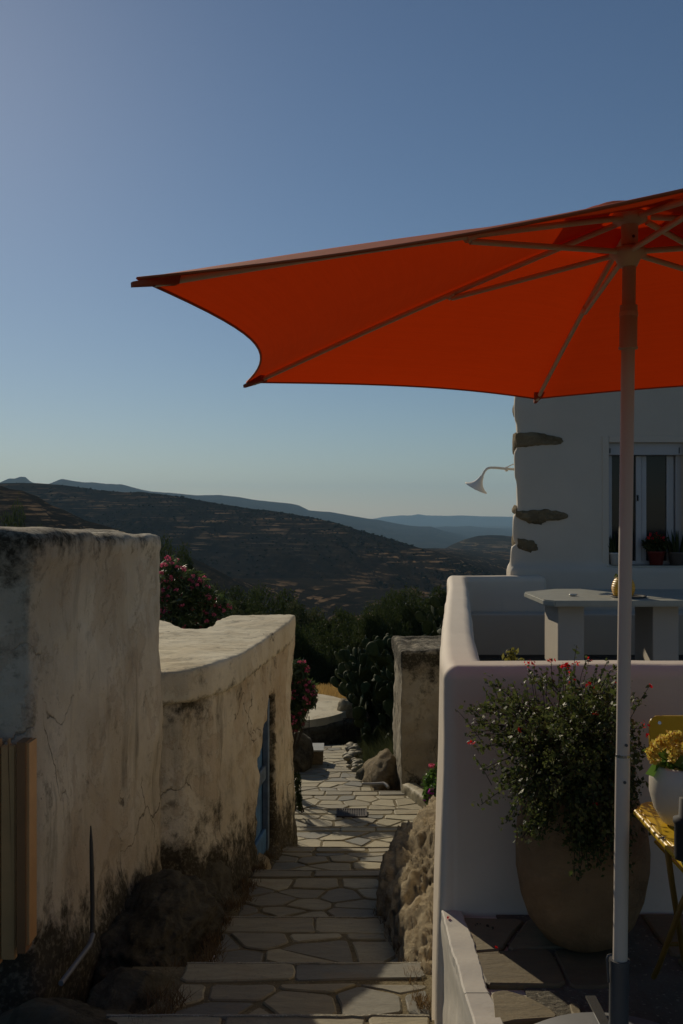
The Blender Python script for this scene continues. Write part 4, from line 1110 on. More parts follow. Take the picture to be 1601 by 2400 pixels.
can = canopy((0.07, 1.0), 0.014, 'canopy', 1.0, pr)
# top vent cloth, slightly puffed and rumpled
vent = canopy((0.0, 0.19), 0.030, 'vent_flap', 0.2, pr)
for v in vent.data.vertices:
    d = (v.co - AP).length; v.co.z += 0.010*math.sin(min(d/0.27, 1)*math.pi) + 0.012*noise.noise(v.co*11)
# hem band
bm = bmesh.new()
for k in range(6):
    pts = []
    for j in range(17):
        s_ = j/16; a = ribpt(k, 1); b = ribpt(k+1, 1); p = a.lerp(b, s_); q = 4*s_*(1-s_); pull = 1-(0.115 if k != 5 else 0.075)*q
        pts.append(Vector((AP.x+(p.x-AP.x)*pull, AP.y+(p.y-AP.y)*pull, p.z+0.014)))
    tube_bm(bm, pts, 0.0034, 5)
bm_obj('hem', bm, MAT['hemcloth'], pr, smooth=True)
for k in range(6):
    tube('rib', [ribpt(k, t, -0.002) for t in np.linspace(0.03, 0.975, 12)], 0.0085, MAT['frame'], pr, 8)
    # corner pocket
    dirv = (tips[k]-AP); dirv.normalize(); side = Vector((-dirv.y, dirv.x, 0)).normalized()
    e = ribpt(k, 1.0); a = ribpt(k, 0.94)
    bm = bmesh.new()
    vs = [bm.verts.new(p) for p in (a+side*0.022+Vector((0, 0, 0.008)), a-side*0.022+Vector((0, 0, 0.008)), e-side*0.006+dirv*0.012+Vector((0, 0, 0.008)), e+side*0.006+dirv*0.012+Vector((0, 0, 0.008)),
                                    a+side*0.012+Vector((0, 0, -0.012)), a-side*0.012+Vector((0, 0, -0.012)), e-side*0.005+dirv*0.012+Vector((0, 0, -0.002)), e+side*0.005+dirv*0.012+Vector((0, 0, -0.002)))]
    for f in ((0, 1, 2, 3), (4, 7, 6, 5), (0, 3, 7, 4), (1, 5, 6, 2), (2, 6, 7, 3), (0, 4, 5, 1)): bm.faces.new([vs[i] for i in f])
    bm_obj('corner_pocket', bm, MAT['capred'], pr)
    j = ribpt(k, 0.405, -0.016); h0 = HUB + (j-HUB).normalized()*0.04
    tube('strut', [h0, j], 0.0080, MAT['frame'], pr, 8)
    tube('strut_joint', [j - dirv*0.012+Vector((0, 0, 0.012)), j + dirv*0.014+Vector((0, 0, 0.008))], 0.0115, MAT['frame'], pr, 8)
def polept(z): t = (z+1.5)/(0.80+1.5); return Vector((0.752 + (0.782-0.752)*t, 2.70, z))
tube('pole', [polept(-1.50), polept(-0.66)], 0.0195, MAT['pole'], pr, 24)
tube('pole_joint', [polept(-0.664), polept(-0.657)], 0.0200, MAT['steel'], pr, 24)
tube('pole', [polept(-0.657), polept(0.80)], 0.0180, MAT['pole'], pr, 24)
tube('collar', [polept(0.445), polept(0.452), polept(0.56)], [0.0245, 0.0235, 0.0235], MAT['pole'], pr, 24)
tube('collar_ring', [polept(0.442), polept(0.448)], 0.0255, MAT['pole'], pr, 24)
tube('ring', [polept(0.530), polept(0.542)], 0.0250, MAT['frame'], pr, 24)
tube('tilt_sleeve', [polept(0.725), polept(0.80)], 0.0225, MAT['frame'], pr, 20)
lathe('runner', [(0, 0.012), (0.03, 0.012), (0.048, 0.006), (0.050, -0.008), (0.034, -0.020), (0.024, -0.040), (0, -0.040)], MAT['frame'], pr, 18, HUB)
lathe('top_hub', [(0, 0.018), (0.03, 0.018), (0.046, 0.008), (0.046, -0.012), (0.024, -0.022), (0, -0.022)], MAT['frame'], pr, 18, HUBTOP)
for z_, dx in ((-0.628, 0.003), (-0.728, 0.000), (0.742, 0.004)):
    p = polept(z_) + Vector((dx, -0.0195, 0)); tube('bolt', [p, p+Vector((0, -0.004, 0))], 0.0042, MAT['darkpl'], pr, 8)
# stand
st = empty('parasol_stand', (0.75, 2.7, -1.55)); tag(st, 'dark grey parasol stand tube on a pale base plate', 'parasol stand')
tube('tube', [Vector((0.751, 2.70, -1.46)), Vector((0.7535, 2.70, -1.215))], 0.0262, MAT['darkpl'], st, 24)
tube('tube_rim', [Vector((0.7535, 2.70, -1.222)), Vector((0.7535, 2.70, -1.213))], 0.0275, MAT['darkpl'], st, 24)
tube('locking_hook', [Vector((0.722, 2.69, -1.27)), Vector((0.716, 2.685, -1.205)), Vector((0.719, 2.685, -1.196)), Vector((0.730, 2.69, -1.196))], 0.0032, MAT['darkpl'], st, 8)
lathe('base_plate', [(0, 0), (0.30, 0), (0.305, 0.01), (0.30, 0.035), (0.27, 0.055), (0.10, 0.075), (0.04, 0.085), (0, 0.085)], MAT['plastic'], st, 48, (0.75, 2.70, -1.547))
box('metal_strip', 0.735, 0.765, 2.40, 3.0, -1.462, -1.457, MAT['steel'], st)

# ------------------------------------------------------------------ big terracotta pot and salvia
PC = Vector((0.868, 3.60, -1.55))
bp = lathe('terracotta_pot', [(0, 0.002), (0.10, 0.0), (0.135, 0.02), (0.19, 0.09), (0.218, 0.17), (0.235, 0.27), (0.238, 0.34), (0.228, 0.43), (0.205, 0.51), (0.175, 0.565), (0.160, 0.585), (0.178, 0.60), (0.190, 0.62), (0.186, 0.64), (0.165, 0.642), (0.150, 0.60), (0, 0.60)], MAT['pot_terra'], None, 64, PC)
for v in bp.data.vertices:
    q = v.co - PC; k = 1 + 0.014*noise.fractal(q*5, 0.8, 2.0, 3) + 0.004*math.sin(q.z*120 + 2*noise.noise(q*3)); v.co.x = PC.x + q.x*k; v.co.y = PC.y + q.y*k
tag(bp, 'large round bellied terracotta pot against the parapet', 'pot')
sv = empty('salvia_bush', PC + Vector((0, 0, 0.6))); tag(sv, 'salvia bush with small red flowers in the big terracotta pot', 'shrub')
def salvia():
    base = PC + Vector((0, 0, 0.62)); leaves = []; bm = bmesh.new(); tipsL = []
    def px2(px, py, Y): return P(px, py, Y)
    # silhouettes of shoots: targets in the crown
    targets = []
    for _ in range(230):
        px = random.gauss(1335, 95); py = random.gauss(1720, 95)
        if 1120 < px < 1520 and 1560 < py < 1930: targets.append((px, py, random.uniform(3.05, 3.75)))
    targets += [(1095, 1668, 3.5), (1110, 1700, 3.5), (1130, 1655, 3.4), (1150, 1700, 3.6), (1175, 1650, 3.5), (1120, 1760, 3.4), (1145, 1800, 3.4), (1165, 1835, 3.5),
                (1100, 1720, 3.3), (1190, 1720, 3.5), (1200, 1640, 3.5), (1180, 1760, 3.5), (1160, 1730, 3.4), (1210, 1800, 3.4), (1230, 1750, 3.4)]*2
    for _ in range(80): targets.append((random.uniform(1180, 1510), random.uniform(1800, 1980) , random.uniform(3.15, 3.5)))
    for _ in range(60): targets.append((random.uniform(1340, 1465), random.uniform(1880, 2060), random.uniform(3.14, 3.26)))
    for _ in range(14): targets.append((random.uniform(1225, 1270), random.uniform(1900, 1965), random.uniform(3.18, 3.28)))
    for (px, py, Y) in targets:
        t = px2(px+random.uniform(-6, 6), py+random.uniform(-6, 6), Y); s_ = base + Vector((random.uniform(-.1, .1), random.uniform(-.1, .1), 0))
        mid = s_.lerp(t, 0.5) + Vector((0, 0, 0.10 if py < 1850 else 0.12))
        pts = [(s_*(1-u)*(1-u) + mid*2*u*(1-u) + t*u*u) for u in np.linspace(0, 1, 7)]
        tube_bm(bm, pts, [0.0028]*3+[0.002]*2+[0.0014]*2, 3, False)
        n = random.randint(38, 60)
        for _ in range(n):
            u = 1-random.random()**1.6*0.55
            p = (s_*(1-u)*(1-u) + mid*2*u*(1-u) + t*u*u)
            sg = 0.012+0.012*(1-u)
            leaves.append(p + Vector((random.gauss(0, sg), random.gauss(0, sg), random.gauss(0, sg))))
        if py < 1640 and random.random() < 0.5: tipsL.append(t)
    # flower spikes
    spikes = [(1237,1560),(1252,1556),(1292,1545),(1318,1560),(1325,1562),(1330,1558),(1338,1575),(1352,1512),(1350,1552),(1380,1550),(1282,1568),(1313,1568),(1270,1590),(1400,1560),(1425,1545),(1412,1570),(1395,1575),
              (1072,1665),(1106,1655),(1132,1608),(1152,1600),(1178,1640),(1195,1622),(1202,1600),(1522,1608),(1110,1770),(1340,1598),(1373,1605),(1398,1607),(1450,1580),(1230,1590),(1310,1560),(1376,1540)]
    for (px, py) in spikes:
        Y = random.uniform(3.3, 3.6); t = px2(px, py, Y); b = px2(px+(1300-px)*0.25+random.uniform(-6, 6), py+random.uniform(60, 110), Y)
        m = b.lerp(t, 0.55) + Vector((random.uniform(-.006, .006), 0, 0)); tube_bm(bm, [b, m, t], [0.0016, 0.0013, 0.001], 3, False)
        for k in range(6):
            q = b.lerp(t, 0.55+0.09*k)
            bmesh.ops.create_icosphere(bm, subdivisions=0, radius=random.uniform(0.003, 0.005), matrix=Matrix.Translation(q + Vector((random.gauss(0, .004), random.gauss(0, .004), 0)))) if False else None
            leaves.append(q + Vector((random.gauss(0, .004), random.gauss(0, .003), 0)))
    bm_obj('stems', bm, MAT['twig'], sv)
    me = leaf_mesh('leaves', np.array([l[:] for l in leaves]), 0.0165, 0.62, 0.3, up=0.15)
    link('leaves', me, MAT['leaf_salvia'], sv)
    fl = [(1237,1560),(1251,1556),(1291,1549),(1318,1561),(1326,1559),(1332,1563),(1340,1577),(1349,1554),(1380,1549),(1341,1598),(1373,1605),(1399,1608),(1523,1606),(1450,1598),(1396,1673),(1216,1710),(1518,1722),(1101,1741),(1323,1556),(1510,1695),(1400,1885)]
    for (px, py) in fl:
        p = px2(px, py, 3.42 if py < 1660 else 3.2); C = []
        for k in range(6): C.append((p.x+random.gauss(0, .007), p.y+random.gauss(0, .007), p.z+random.gauss(0, .005)))
        link('flower', leaf_mesh('flower', np.array(C), 0.0125, 0.75, 0.2), MAT['red'], sv)
salvia()
# fallen petals on the floor
for k, (px, py) in enumerate([(1050, 2152), (1164, 2222), (1120, 2168), (1155, 2176), (1143, 2172)]):
    Y = 1.545*F/(py-1200); X = (px-800.5)/F*Y
    me = leaf_mesh('fallen_petal', np.array([(X+random.gauss(0, .004), Y+random.gauss(0, .004), -1.541) for _ in range(3)]), 0.013, 0.8, 0.2)
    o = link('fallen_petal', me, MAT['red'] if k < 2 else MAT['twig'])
    tag(o, ['red fallen petal on the white margin at the parapet corner', 'red fallen petal on the lit edge of the terrace slab', 'dark fallen petal in the shade, nearest the parapet', 'dark fallen petal in the shade, rightmost of the three', 'dark fallen petal in the shade, between the other two'][k], 'petal', 'fallen petals on the terrace')
# plants behind the parapet
for k, (px, py, Y) in enumerate([(1197, 1520, 4.8), (1213, 1545, 4.8)]):
    p = P(px, py, Y); b = P(px+3, 1600, Y); pl = empty('small_plant', b)
    tag(pl, ['taller yellow green sprig showing over the parapet', 'shorter yellow sprig showing over the parapet'][k], 'plant')
    tube('stem', [b, p], 0.003, MAT['twig'], pl, 5)
    C = np.array([(p.x+rng.normal()*0.012, p.y+rng.normal()*0.012, p.z-abs(rng.normal())*0.05) for _ in range(60)])
    link('leaves', leaf_mesh('leaves', C, 0.03, 0.45, up=0.4), MAT['leaf_yel'], pl)

# ------------------------------------------------------------------ window sill pots
def sillpot(px, w_, ytop, ybot, mat, label, kind):
    Y = YF+0.03; c = P(px, 0, Y); zb = P(0, ybot, Y).z; zt = P(0, ytop, Y).z; r = w_/2/F*Y
    e = empty('potted_plant', (c.x, Y, zb)); tag(e, label, 'potted plant')
    h_ = zt-zb
    lathe('pot', [(0, 0.001), (r*0.72, 0.0), (r*0.98, h_*0.9), (r*1.05, h_*0.92), (r*1.05, h_), (r*0.9, h_), (r*0.85, h_*0.8), (0, h_*0.8)], MAT[mat], e, 24, (c.x, Y, zb))
    if kind == 'spiky':
        C = []; D = []
        bm = bmesh.new()
        for _ in range(22):
            a = random.uniform(-1, 1); L = random.uniform(0.08, 0.22); b = Vector((c.x+a*r*0.8, Y+random.uniform(-r, r)*0.6, zt))
            t = b + Vector((a*0.05, random.uniform(-.02, .02), L)); tube_bm(bm, [b, b.lerp(t, 0.5), t], [0.009, 0.008, 0.001], 5)
        bm_obj('leaves', bm, MAT['leaf_dark'], e)
    else:
        cl = [(c.x, Y, zt+0.07, r*1.6, r*1.2, 0.09)]; pts, d = clump_points(500, cl, 0.3)
        link('leaves', leaf_mesh('leaves', pts, 0.035, 0.5, dirs=d), MAT['leaf_dark'], e)
        if kind == 'red':
            pts, d = clump_points(60, [(c.x, Y-0.02, zt+0.13, r*1.2, r, 0.05)], 0.6)
            link('flowers', leaf_mesh('flowers', pts, 0.022, 0.9), MAT['red'], e)
sillpot(1444, 34, 1295, 1324, 'whitepot', 'spiky plant in a white pot on the left of the window sill', 'spiky')
sillpot(1538, 40, 1292, 1324, 'redpot', 'red flowering plant in a red pot on the window sill', 'red')
sillpot(1586, 40, 1294, 1324, 'darkpot', 'dark potted plant on the sill at the right edge', 'spiky')

# ------------------------------------------------------------------ yellow folding table, chair, cream pot
yt = empty('folding_table', (1.1, 2.75, -1.55)); tag(yt, 'yellow folding metal table at the right edge', 'table')
ZT = -0.855
tl = [onz(1491, 1893, ZT), onz(1541, 1948, ZT), onz(1620, 2030, ZT), (1.75, 2.2), (1.75, 2.94), onz(1640, 1877, ZT), onz(1512, 1877, ZT), onz(1496, 1882, ZT)]
bm = bmesh.new(); prism(bm, tl, ZT-0.022, ZT)
ed = [e for e in bm.edges if abs(e.verts[0].co.z - e.verts[1].co.z) < 1e-4]
bmesh.ops.bevel(bm, geom=ed, offset=0.009, segments=3, affect='EDGES')
bm_obj('tabletop', bm, MAT['yellow'], yt)
a_, b_ = Vector((*tl[1], ZT-0.045)), Vector((*tl[2], ZT-0.045))
tube('side_rail', [Vector((*tl[0], ZT-0.012)) + Vector((0.0, -0.005, 0)), Vector((*tl[1], ZT-0.012)), Vector((*tl[2], ZT-0.012))], 0.010, MAT['yellow'], yt, 10)
tube('under_rail', [P(1566, 1972, 2.62), P(1640, 2045, 2.35)], 0.011, MAT['yellow'], yt, 10)
tube('leg', [P(1562, 1975, 2.62), P(1575, 2070, 2.80), P(1603, 2250, 3.08)], 0.0085, MAT['yellow_shade'], yt, 8)
tube('leg', [P(1640, 2030, 2.5), P(1598, 2120, 2.75), P(1545, 2262, 3.1), P(1532, 2290, 3.18)], 0.0085, MAT['yellow_shade'], yt, 8)
tube('crossbar', [P(1558, 2213, 3.08), P(1640, 2211, 3.08)], 0.007, MAT['yellow_shade'], yt, 8)
bm = bmesh.new(); bmesh.ops.create_uvsphere(bm, u_segments=12, v_segments=8, radius=0.013); o = bm_obj('hinge_bolt', bm, MAT['darkpl'], yt, True); o.location = P(1558, 1972, 2.62)
ch = empty('folding_chair', (1.35, 3.35, -1.55)); tag(ch, 'yellow folding chair behind the table, its curved backrest showing', 'chair')
YC = 3.35
a = P(1522, 1775, YC); b = P(1700, 1678, YC)
rc_ = 0.03; out_ = []
for cx_, cz_, a0 in ((a.x+rc_, a.z+rc_, 180), (b.x-rc_, a.z+rc_, 270), (b.x-rc_, b.z-rc_, 0), (a.x+rc_, b.z-rc_, 90)):
    for k in range(7): an = R(a0+15*k); out_.append((cx_+rc_*math.cos(an), cz_+rc_*math.sin(an)))
bm = bmesh.new(); fr = [bm.verts.new((x, YC, z)) for x, z in out_]; bk = [bm.verts.new((x, YC+0.008, z)) for x, z in out_]
bm.faces.new(fr); bm.faces.new(bk[::-1])
for k in range(len(fr)): bm.faces.new((fr[k], bk[k], bk[(k+1) % len(fr)], fr[(k+1) % len(fr)]))
bm_obj('backrest', bm, MAT['yellow'], ch)
o = tube('rivet', [P(1546, 1694, YC-0.002), P(1546, 1694, YC+0.001)], 0.0058, MAT['steel'], ch, 12)
tube('frame', [P(1600, 1700, YC+0.015), P(1612, 1900, YC-0.02), P(1616, 2220, YC-0.12)], 0.009, MAT['yellow_shade'], ch, 8)
tube('frame', [P(1690, 1700, YC+0.015), P(1690, 1900, YC-0.02), P(1686, 2220, YC-0.12)], 0.009, MAT['yellow'], ch, 8)
box('seat', P(1530, 0, YC).x, P(1700, 0, YC).x, 3.0, 3.34, -1.11, -1.10, MAT['yellow'], ch, 0.004)
fp = empty('flower_pot', (P(1600, 0, 2.72).x, 2.72, ZT)); tag(fp, 'cream ceramic pot on the yellow table', 'flower pot')
fc = Vector((P(1600, 0, 2.72).x, 2.72, ZT))
lathe('pot_body', [(0, 0.001), (0.040, 0.0), (0.055, 0.01), (0.076, 0.045), (0.0885, 0.09), (0.0885, 0.125), (0.080, 0.160), (0.074, 0.166), (0.068, 0.160), (0.06, 0.14), (0, 0.14)], MAT['ceram'], fp, 48, fc)
kp = empty('kalanchoe', fc + Vector((0, 0, 0.14))); tag(kp, 'yellow flowering kalanchoe in the cream pot', 'flowering plant')
C = []; D = []
for _ in range(46):
    an = random.uniform(0, 2*math.pi); r = random.uniform(0.02, 0.085); C.append((fc.x+math.cos(an)*r, fc.y+math.sin(an)*r, fc.z+0.165+random.uniform(-.01, .03))); D.append((math.cos(an), math.sin(an), 0.2))
link('leaves', leaf_mesh('leaves', np.array(C), 0.062, 0.62, 0.2, dirs=np.array(D)), MAT['leaf_bright'], kp)
for k in range(16):
    an = random.uniform(0, 2*math.pi); r = random.uniform(0.0, 0.085); h_ = 0.225 + random.uniform(-.02, .02) - r*0.35
    cl = [(fc.x+math.cos(an)*r, fc.y+math.sin(an)*r, fc.z+h_, 0.022, 0.022, 0.016)]
    pts, d = clump_points(70, cl, 0.5); link('flower_head', leaf_mesh('flower_head', pts, 0.010, 0.9, dirs=d), MAT['yflower'], kp)
for (px, py) in ((1528, 1762), (1540, 1748), (1556, 1735), (1575, 1725), (1532, 1778), (1590, 1728)):
    p = P(px, py, 2.68); pts, d = clump_points(80, [(p.x, p.y, p.z, 0.018, 0.02, 0.015)], 0.5); link('flower_head', leaf_mesh('flower_head', pts, 0.010, 0.9, dirs=d), MAT['yflower'], kp)
    tube('stem', [Vector((fc.x, fc.y, fc.z+0.15)), p], 0.002, MAT['leaf_bright'], kp, 5)
bt = lathe('black_bottle', [(0, 0), (0.028, 0.0), (0.03, 0.01), (0.03, 0.085), (0.033, 0.09), (0.033, 0.10), (0.02, 0.105), (0.018, 0.15), (0, 0.15)], MAT['black'], None, 24, (P(1610, 0, 2.45).x, 2.45, ZT+0.001))
tag(bt, 'black object cut off by the right edge in front of the cream pot', 'bottle')

# ------------------------------------------------------------------ small litter on the steps
o = box('paper_scrap', -0.69, -0.66, 5.20, 5.24, -2.352, -2.33, MAT['paper'], None, 0.003); tag(o, 'crumpled white paper scrap at the left of the steps', 'litter')

def zst(Y): return float(np.interp(Y, [3, 4, 4.85, 5.95, 7.7, 9.3, 12, 13.4], [-1.97, -2.08, -2.25, -2.44, -2.80, -3.16, -3.6, -3.76]))
def foot_weeds(name, n, fn, h, mat, label):
    V = []; Fc = []
    for i in range(n):
        x, y = fn(); z = zst(y) + random.uniform(-.01, .02); a = random.uniform(0, 6.28); hh = h*random.uniform(0.3, 1.4)
        dx, dy = math.cos(a)*0.0025, math.sin(a)*0.0025; lx, ly = random.gauss(0, .5)*hh, random.gauss(0, .5)*hh
        V += [(x-dx, y-dy, z), (x+dx, y+dy, z), (x+lx, y+ly, z+hh)]; Fc.append((3*i, 3*i+1, 3*i+2))
    o = link(name, np_mesh(name, V, Fc), mat); tag(o, label, 'weeds', kind='stuff')
tl_ = [(random.gauss(0, .05), random.uniform(3.2, 9.2)) for _ in range(46)]
def lf():
    dx, y = random.choice(tl_); y += random.gauss(0, .05); return (float(np.interp(y, [3, 4, 5, 6, 7.7, 9.3], [-0.95, -0.80, -0.72, -0.70, -0.66, -0.60])) + dx + random.gauss(0, .025), y)
foot_weeds('wall_foot_weeds', 3800, lf, 0.055, MAT['dryleaf'], 'dry tufts of weeds along the wall foot left of the steps')
tr_ = [(random.gauss(0, .03), random.uniform(3.4, 7.6)) for _ in range(26)]
def rf():
    dx, y = random.choice(tr_); y += random.gauss(0, .04); return (float(np.interp(y, [3, 4.6, 5.2, 6, 7.6], [0.37, 0.36, 0.34, 0.27, 0.42])) + dx + random.gauss(0, .02), y)
foot_weeds('rock_foot_weeds', 1800, rf, 0.045, MAT['dryleaf'], 'dry tufts of weeds where the steps meet the pale rocks')
def litter():
    V = []; Fc = []
    for i in range(420):
        y = random.uniform(3.2, 13); x = random.uniform(-0.7, 0.4) if random.random() < 0.4 else random.choice((-0.66, 0.33)) + random.gauss(0, .06)
        k = 0
        z = zst(y) + 0.03; r = random.uniform(0.003, 0.008); a = random.uniform(0, 3)
        c, s_ = math.cos(a)*r, math.sin(a)*r
        b = len(V); V += [(x-c, y-s_, z), (x+s_, y-c, z+.002), (x+c, y+s_, z+.001), (x-s_, y+c, z+.003)]; Fc.append((b, b+1, b+2, b+3))
# ------------------------------------------------------------------ vegetation down the slope
def make_tree_mesh(kind, seed):
    global rng
    rng = np.random.default_rng(seed)
    cl = crown_clumps(1.0, 1.0, 0.62, 1.15, 34, 0.30)
    pts, d = clump_points(22000, cl, 0.40)
    pts = pts[pts[:, 2] > 0.25]; 
    return leaf_mesh('crown_mesh', pts, 0.046, 0.55, 0.35)
crowns = [make_tree_mesh(0, 101), make_tree_mesh(0, 102), make_tree_mesh(0, 103)]
for m_, mt in zip(crowns, ('leaf_dark', 'leaf_olive', 'leaf_dark')): m_.materials.append(MAT[mt])
def trunk_mesh(seed):
    random.seed(seed); bm = bmesh.new()
    tube_bm(bm, [(0, 0, -0.4), (0.03, 0.02, 0.3), (-0.02, 0.03, 0.7), (0, 0, 1.1)], [0.10, 0.08, 0.06, 0.03], 8)
    for k in range(5):
        a = k*1.3; tube_bm(bm, [(0, 0, 0.45+0.08*k), (0.3*math.cos(a), 0.3*math.sin(a), 0.75+0.08*k), (0.6*math.cos(a), 0.6*math.sin(a), 1.0+0.05*k)], [0.05, 0.03, 0.012], 5)
    bmesh.ops.recalc_face_normals(bm, faces=bm.faces); me = bpy.data.meshes.new('trunk_mesh'); bm.to_mesh(me); bm.free(); me.materials.append(MAT['twig']); return me
trunk_me = trunk_mesh(5)
random.seed(11)
def tree(px, ytop, Y, rpx, label, variant=0, group='dark trees on the slope below'):
    top = P(px, ytop, Y); r = rpx/F*Y; zb = H(top.x, Y); hgt = max(top.z - zb, r*0.8)
    e = empty('evergreen_tree', (top.x, Y, zb)); tag(e, label, 'tree', group)
    c = link('crown', crowns[variant % 3]); c.parent = e; c.scale = (r, r, hgt/1.80); c.rotation_euler = (0, 0, random.uniform(0, 6))
    t = link('trunk', trunk_me); t.parent = e; t.scale = (r, r, hgt/1.80)
T = [(415,1285,52,60,'dark tree behind the upper left part of the oleander'),(470,1325,46,75,'dark tree just right of the oleander top'),(555,1372,42,95,'dark spreading tree between oleander and shed roof'),
     (650,1392,40,95,'dark round tree above the far end of the shed roof'),(735,1412,38,85,'dark tree in the middle of the valley mouth'),(815,1425,37,80,'dark tree left of the cactus thicket top'),
     (885,1430,34,75,'dark tree partly behind the cactus thicket'),(600,1425,31,90,'nearer dark tree rising behind the shed roof'),(700,1452,29,85,'nearer dark tree right of the shed roof'),
     (775,1468,31,85,'nearer dark tree above the dry grass, centre'),(850,1475,31,80,'nearer dark tree touching the cactus thicket'),(725,1520,28.6,60,'low dark tree behind the pink oleander by the path'),
     (800,1535,28.8,60,'low dark tree right behind the dry grass'),(870,1540,27.5,55,'low dark tree at the foot of the cactus'),(500,1400,30,70,'dark tree behind the notch in the shed roof'),
     (20,1219,105,60,'dark tree top showing above the tall wall, leftmost'),(-60,1212,108,62,'dark tree crown cut by the left frame edge'),(95,1234,100,42,'small dark tree crown above the tall wall'),
     (955,1392,33,85,'dark tree behind the cactus near the terrace wall'),(440,1370,36,70,'dark tree hidden low behind the oleander'),(1010,1372,36,80,'tall dark tree over the cottage, nearest the terrace wall'),(900,1408,31,70,'dark tree between the valley mouth and the cottage')]
for i, (px, yt_, Y, rp, lb) in enumerate(T): tree(px, yt_, Y, rp, lb, i)
# more distant scrub in the valley mouth
cl = []
for _ in range(260):
    Y = random.uniform(70, 300); px = random.uniform(330, 1080); X = (px-800)/F*Y; cl.append((X, Y, H(X/(max(Y, 60)/60), Y)+Y*0.004, Y*0.012, Y*0.012, Y*0.009))
pts, d = clump_points(42000, cl, 0.5)
o = link('valley_scrub', leaf_mesh('valley_scrub', pts, 0.55, 0.7, 0.5), MAT['leaf_olive']); tag(o, 'mass of dark scrub filling the valley below', 'scrub', kind='stuff')

# dry grass
def blades(name, n, fn, h, mat, w_=0.006):
    V = []; Fc = []
    for i in range(n):
        x, y = fn(); z = H(x, y); a = random.uniform(0, 6.28); hh = h*random.uniform(0.5, 1.3)
        dx, dy = math.cos(a)*w_, math.sin(a)*w_; lx, ly = random.gauss(0, .35)*hh, random.gauss(0, .35)*hh
        V += [(x-dx, y-dy, z-0.02), (x+dx, y+dy, z-0.02), (x+lx, y+ly, z+hh)]; Fc.append((3*i, 3*i+1, 3*i+2))
    return link(name, np_mesh(name, V, Fc), mat)
o = blades('dry_grass', 16000, lambda: (random.uniform(-2.5, 1.1), random.uniform(21.6, 25.6)), 0.16, MAT['drygrass'], 0.012)
tag(o, 'sunlit straw coloured dry grass beyond the round floor', 'grass', kind='stuff')
o = blades('dry_brush', 26000, lambda: (lambda Y: (random.uniform(0.16, 1.7) + (Y-14)*0.0, Y))(random.uniform(13.5, 19)), 0.16, MAT['dryleaf'], 0.006)
tag(o, 'dry brown brush on the bank right of the path', 'brush', kind='stuff')
o = blades('weeds', 5000, lambda: (random.uniform(0.35, 1.2), random.uniform(14.5, 18.5)), 0.35, MAT['leaf_olive'], 0.01)
tag(o, 'sparse green weeds on the bank right of the path', 'weeds', kind='stuff')

# prickly pears
def pad_mesh():
    bm = bmesh.new(); bmesh.ops.create_icosphere(bm, subdivisions=2, radius=1)
    for v in bm.verts:
        z = v.co.z; k = 0.80 + 0.28*z
        v.co = Vector((v.co.x*0.44*k, v.co.y*0.075, (z+1)*0.5))
    me = bpy.data.meshes.new('pad_mesh'); bm.to_mesh(me); bm.free(); me.shade_smooth(); me.materials.append(MAT['cactus']); return me
padm = pad_mesh()
def cactus(loc, height, spread, n, label):
    e = empty('prickly_pear', loc); tag(e, label, 'cactus', 'prickly pears on the bank')
    pads = []
    for k in range(max(4, n//14)):
        pads.append((Vector((random.uniform(-spread, spread)*0.7, random.uniform(-spread, spread)*0.7, -0.1)), Vector((random.gauss(0, .3), random.gauss(0, .3), 1)).normalized(), 0.42))
    i = 0
    while len(pads) < n and i < 6000:
        i += 1
        b, dv, L = random.choice(pads[-max(30, n//2):] if random.random() < 0.5 else pads)
        if b.z + L > height: continue
        nd = (dv*0.5 + Vector((random.gauss(0, .55), random.gauss(0, .55), 0.55))).normalized()
        nb = b + dv*L*0.92 + Vector((random.gauss(0, .03), random.gauss(0, .03), 0))
        if math.hypot(nb.x, nb.y) > spread*1.5: continue
        pads.append((nb, nd, random.uniform(0.18, 0.30)))
    for b, dv, L in pads:
        o = bpy.data.objects.new('pad', padm); COL.objects.link(o); o.parent = e; o.location = b
        q = dv.to_track_quat('Z', 'Y') ; o.rotation_mode = 'QUATERNION'
        from mathutils import Quaternion
        o.rotation_quaternion = q @ Quaternion((0, 0, 1), random.uniform(0, 3.14)); o.scale = (L, L, L)
def gp(px, Y): X = (px-800.5)/F*Y; return Vector((X, Y, H(X, Y)))
cactus(gp(1010, 17.0), 2.35, 0.85, 290, 'tall prickly pear right behind the old cottage by the white wall')
cactus(gp(930, 18.5), 1.95, 0.85, 280, 'prickly pear left of the tallest, above the cottage corner')
cactus(gp(862, 20.8), 1.35, 0.55, 240, 'leftmost prickly pear, its pads against the dry grass')
cactus(gp(905, 22.5), 1.9, 0.9, 200, 'further prickly pear at the left end of the thicket')
cactus(gp(1085, 19.5), 1.7, 0.9, 150, 'prickly pear thicket end hidden by the terrace wall')

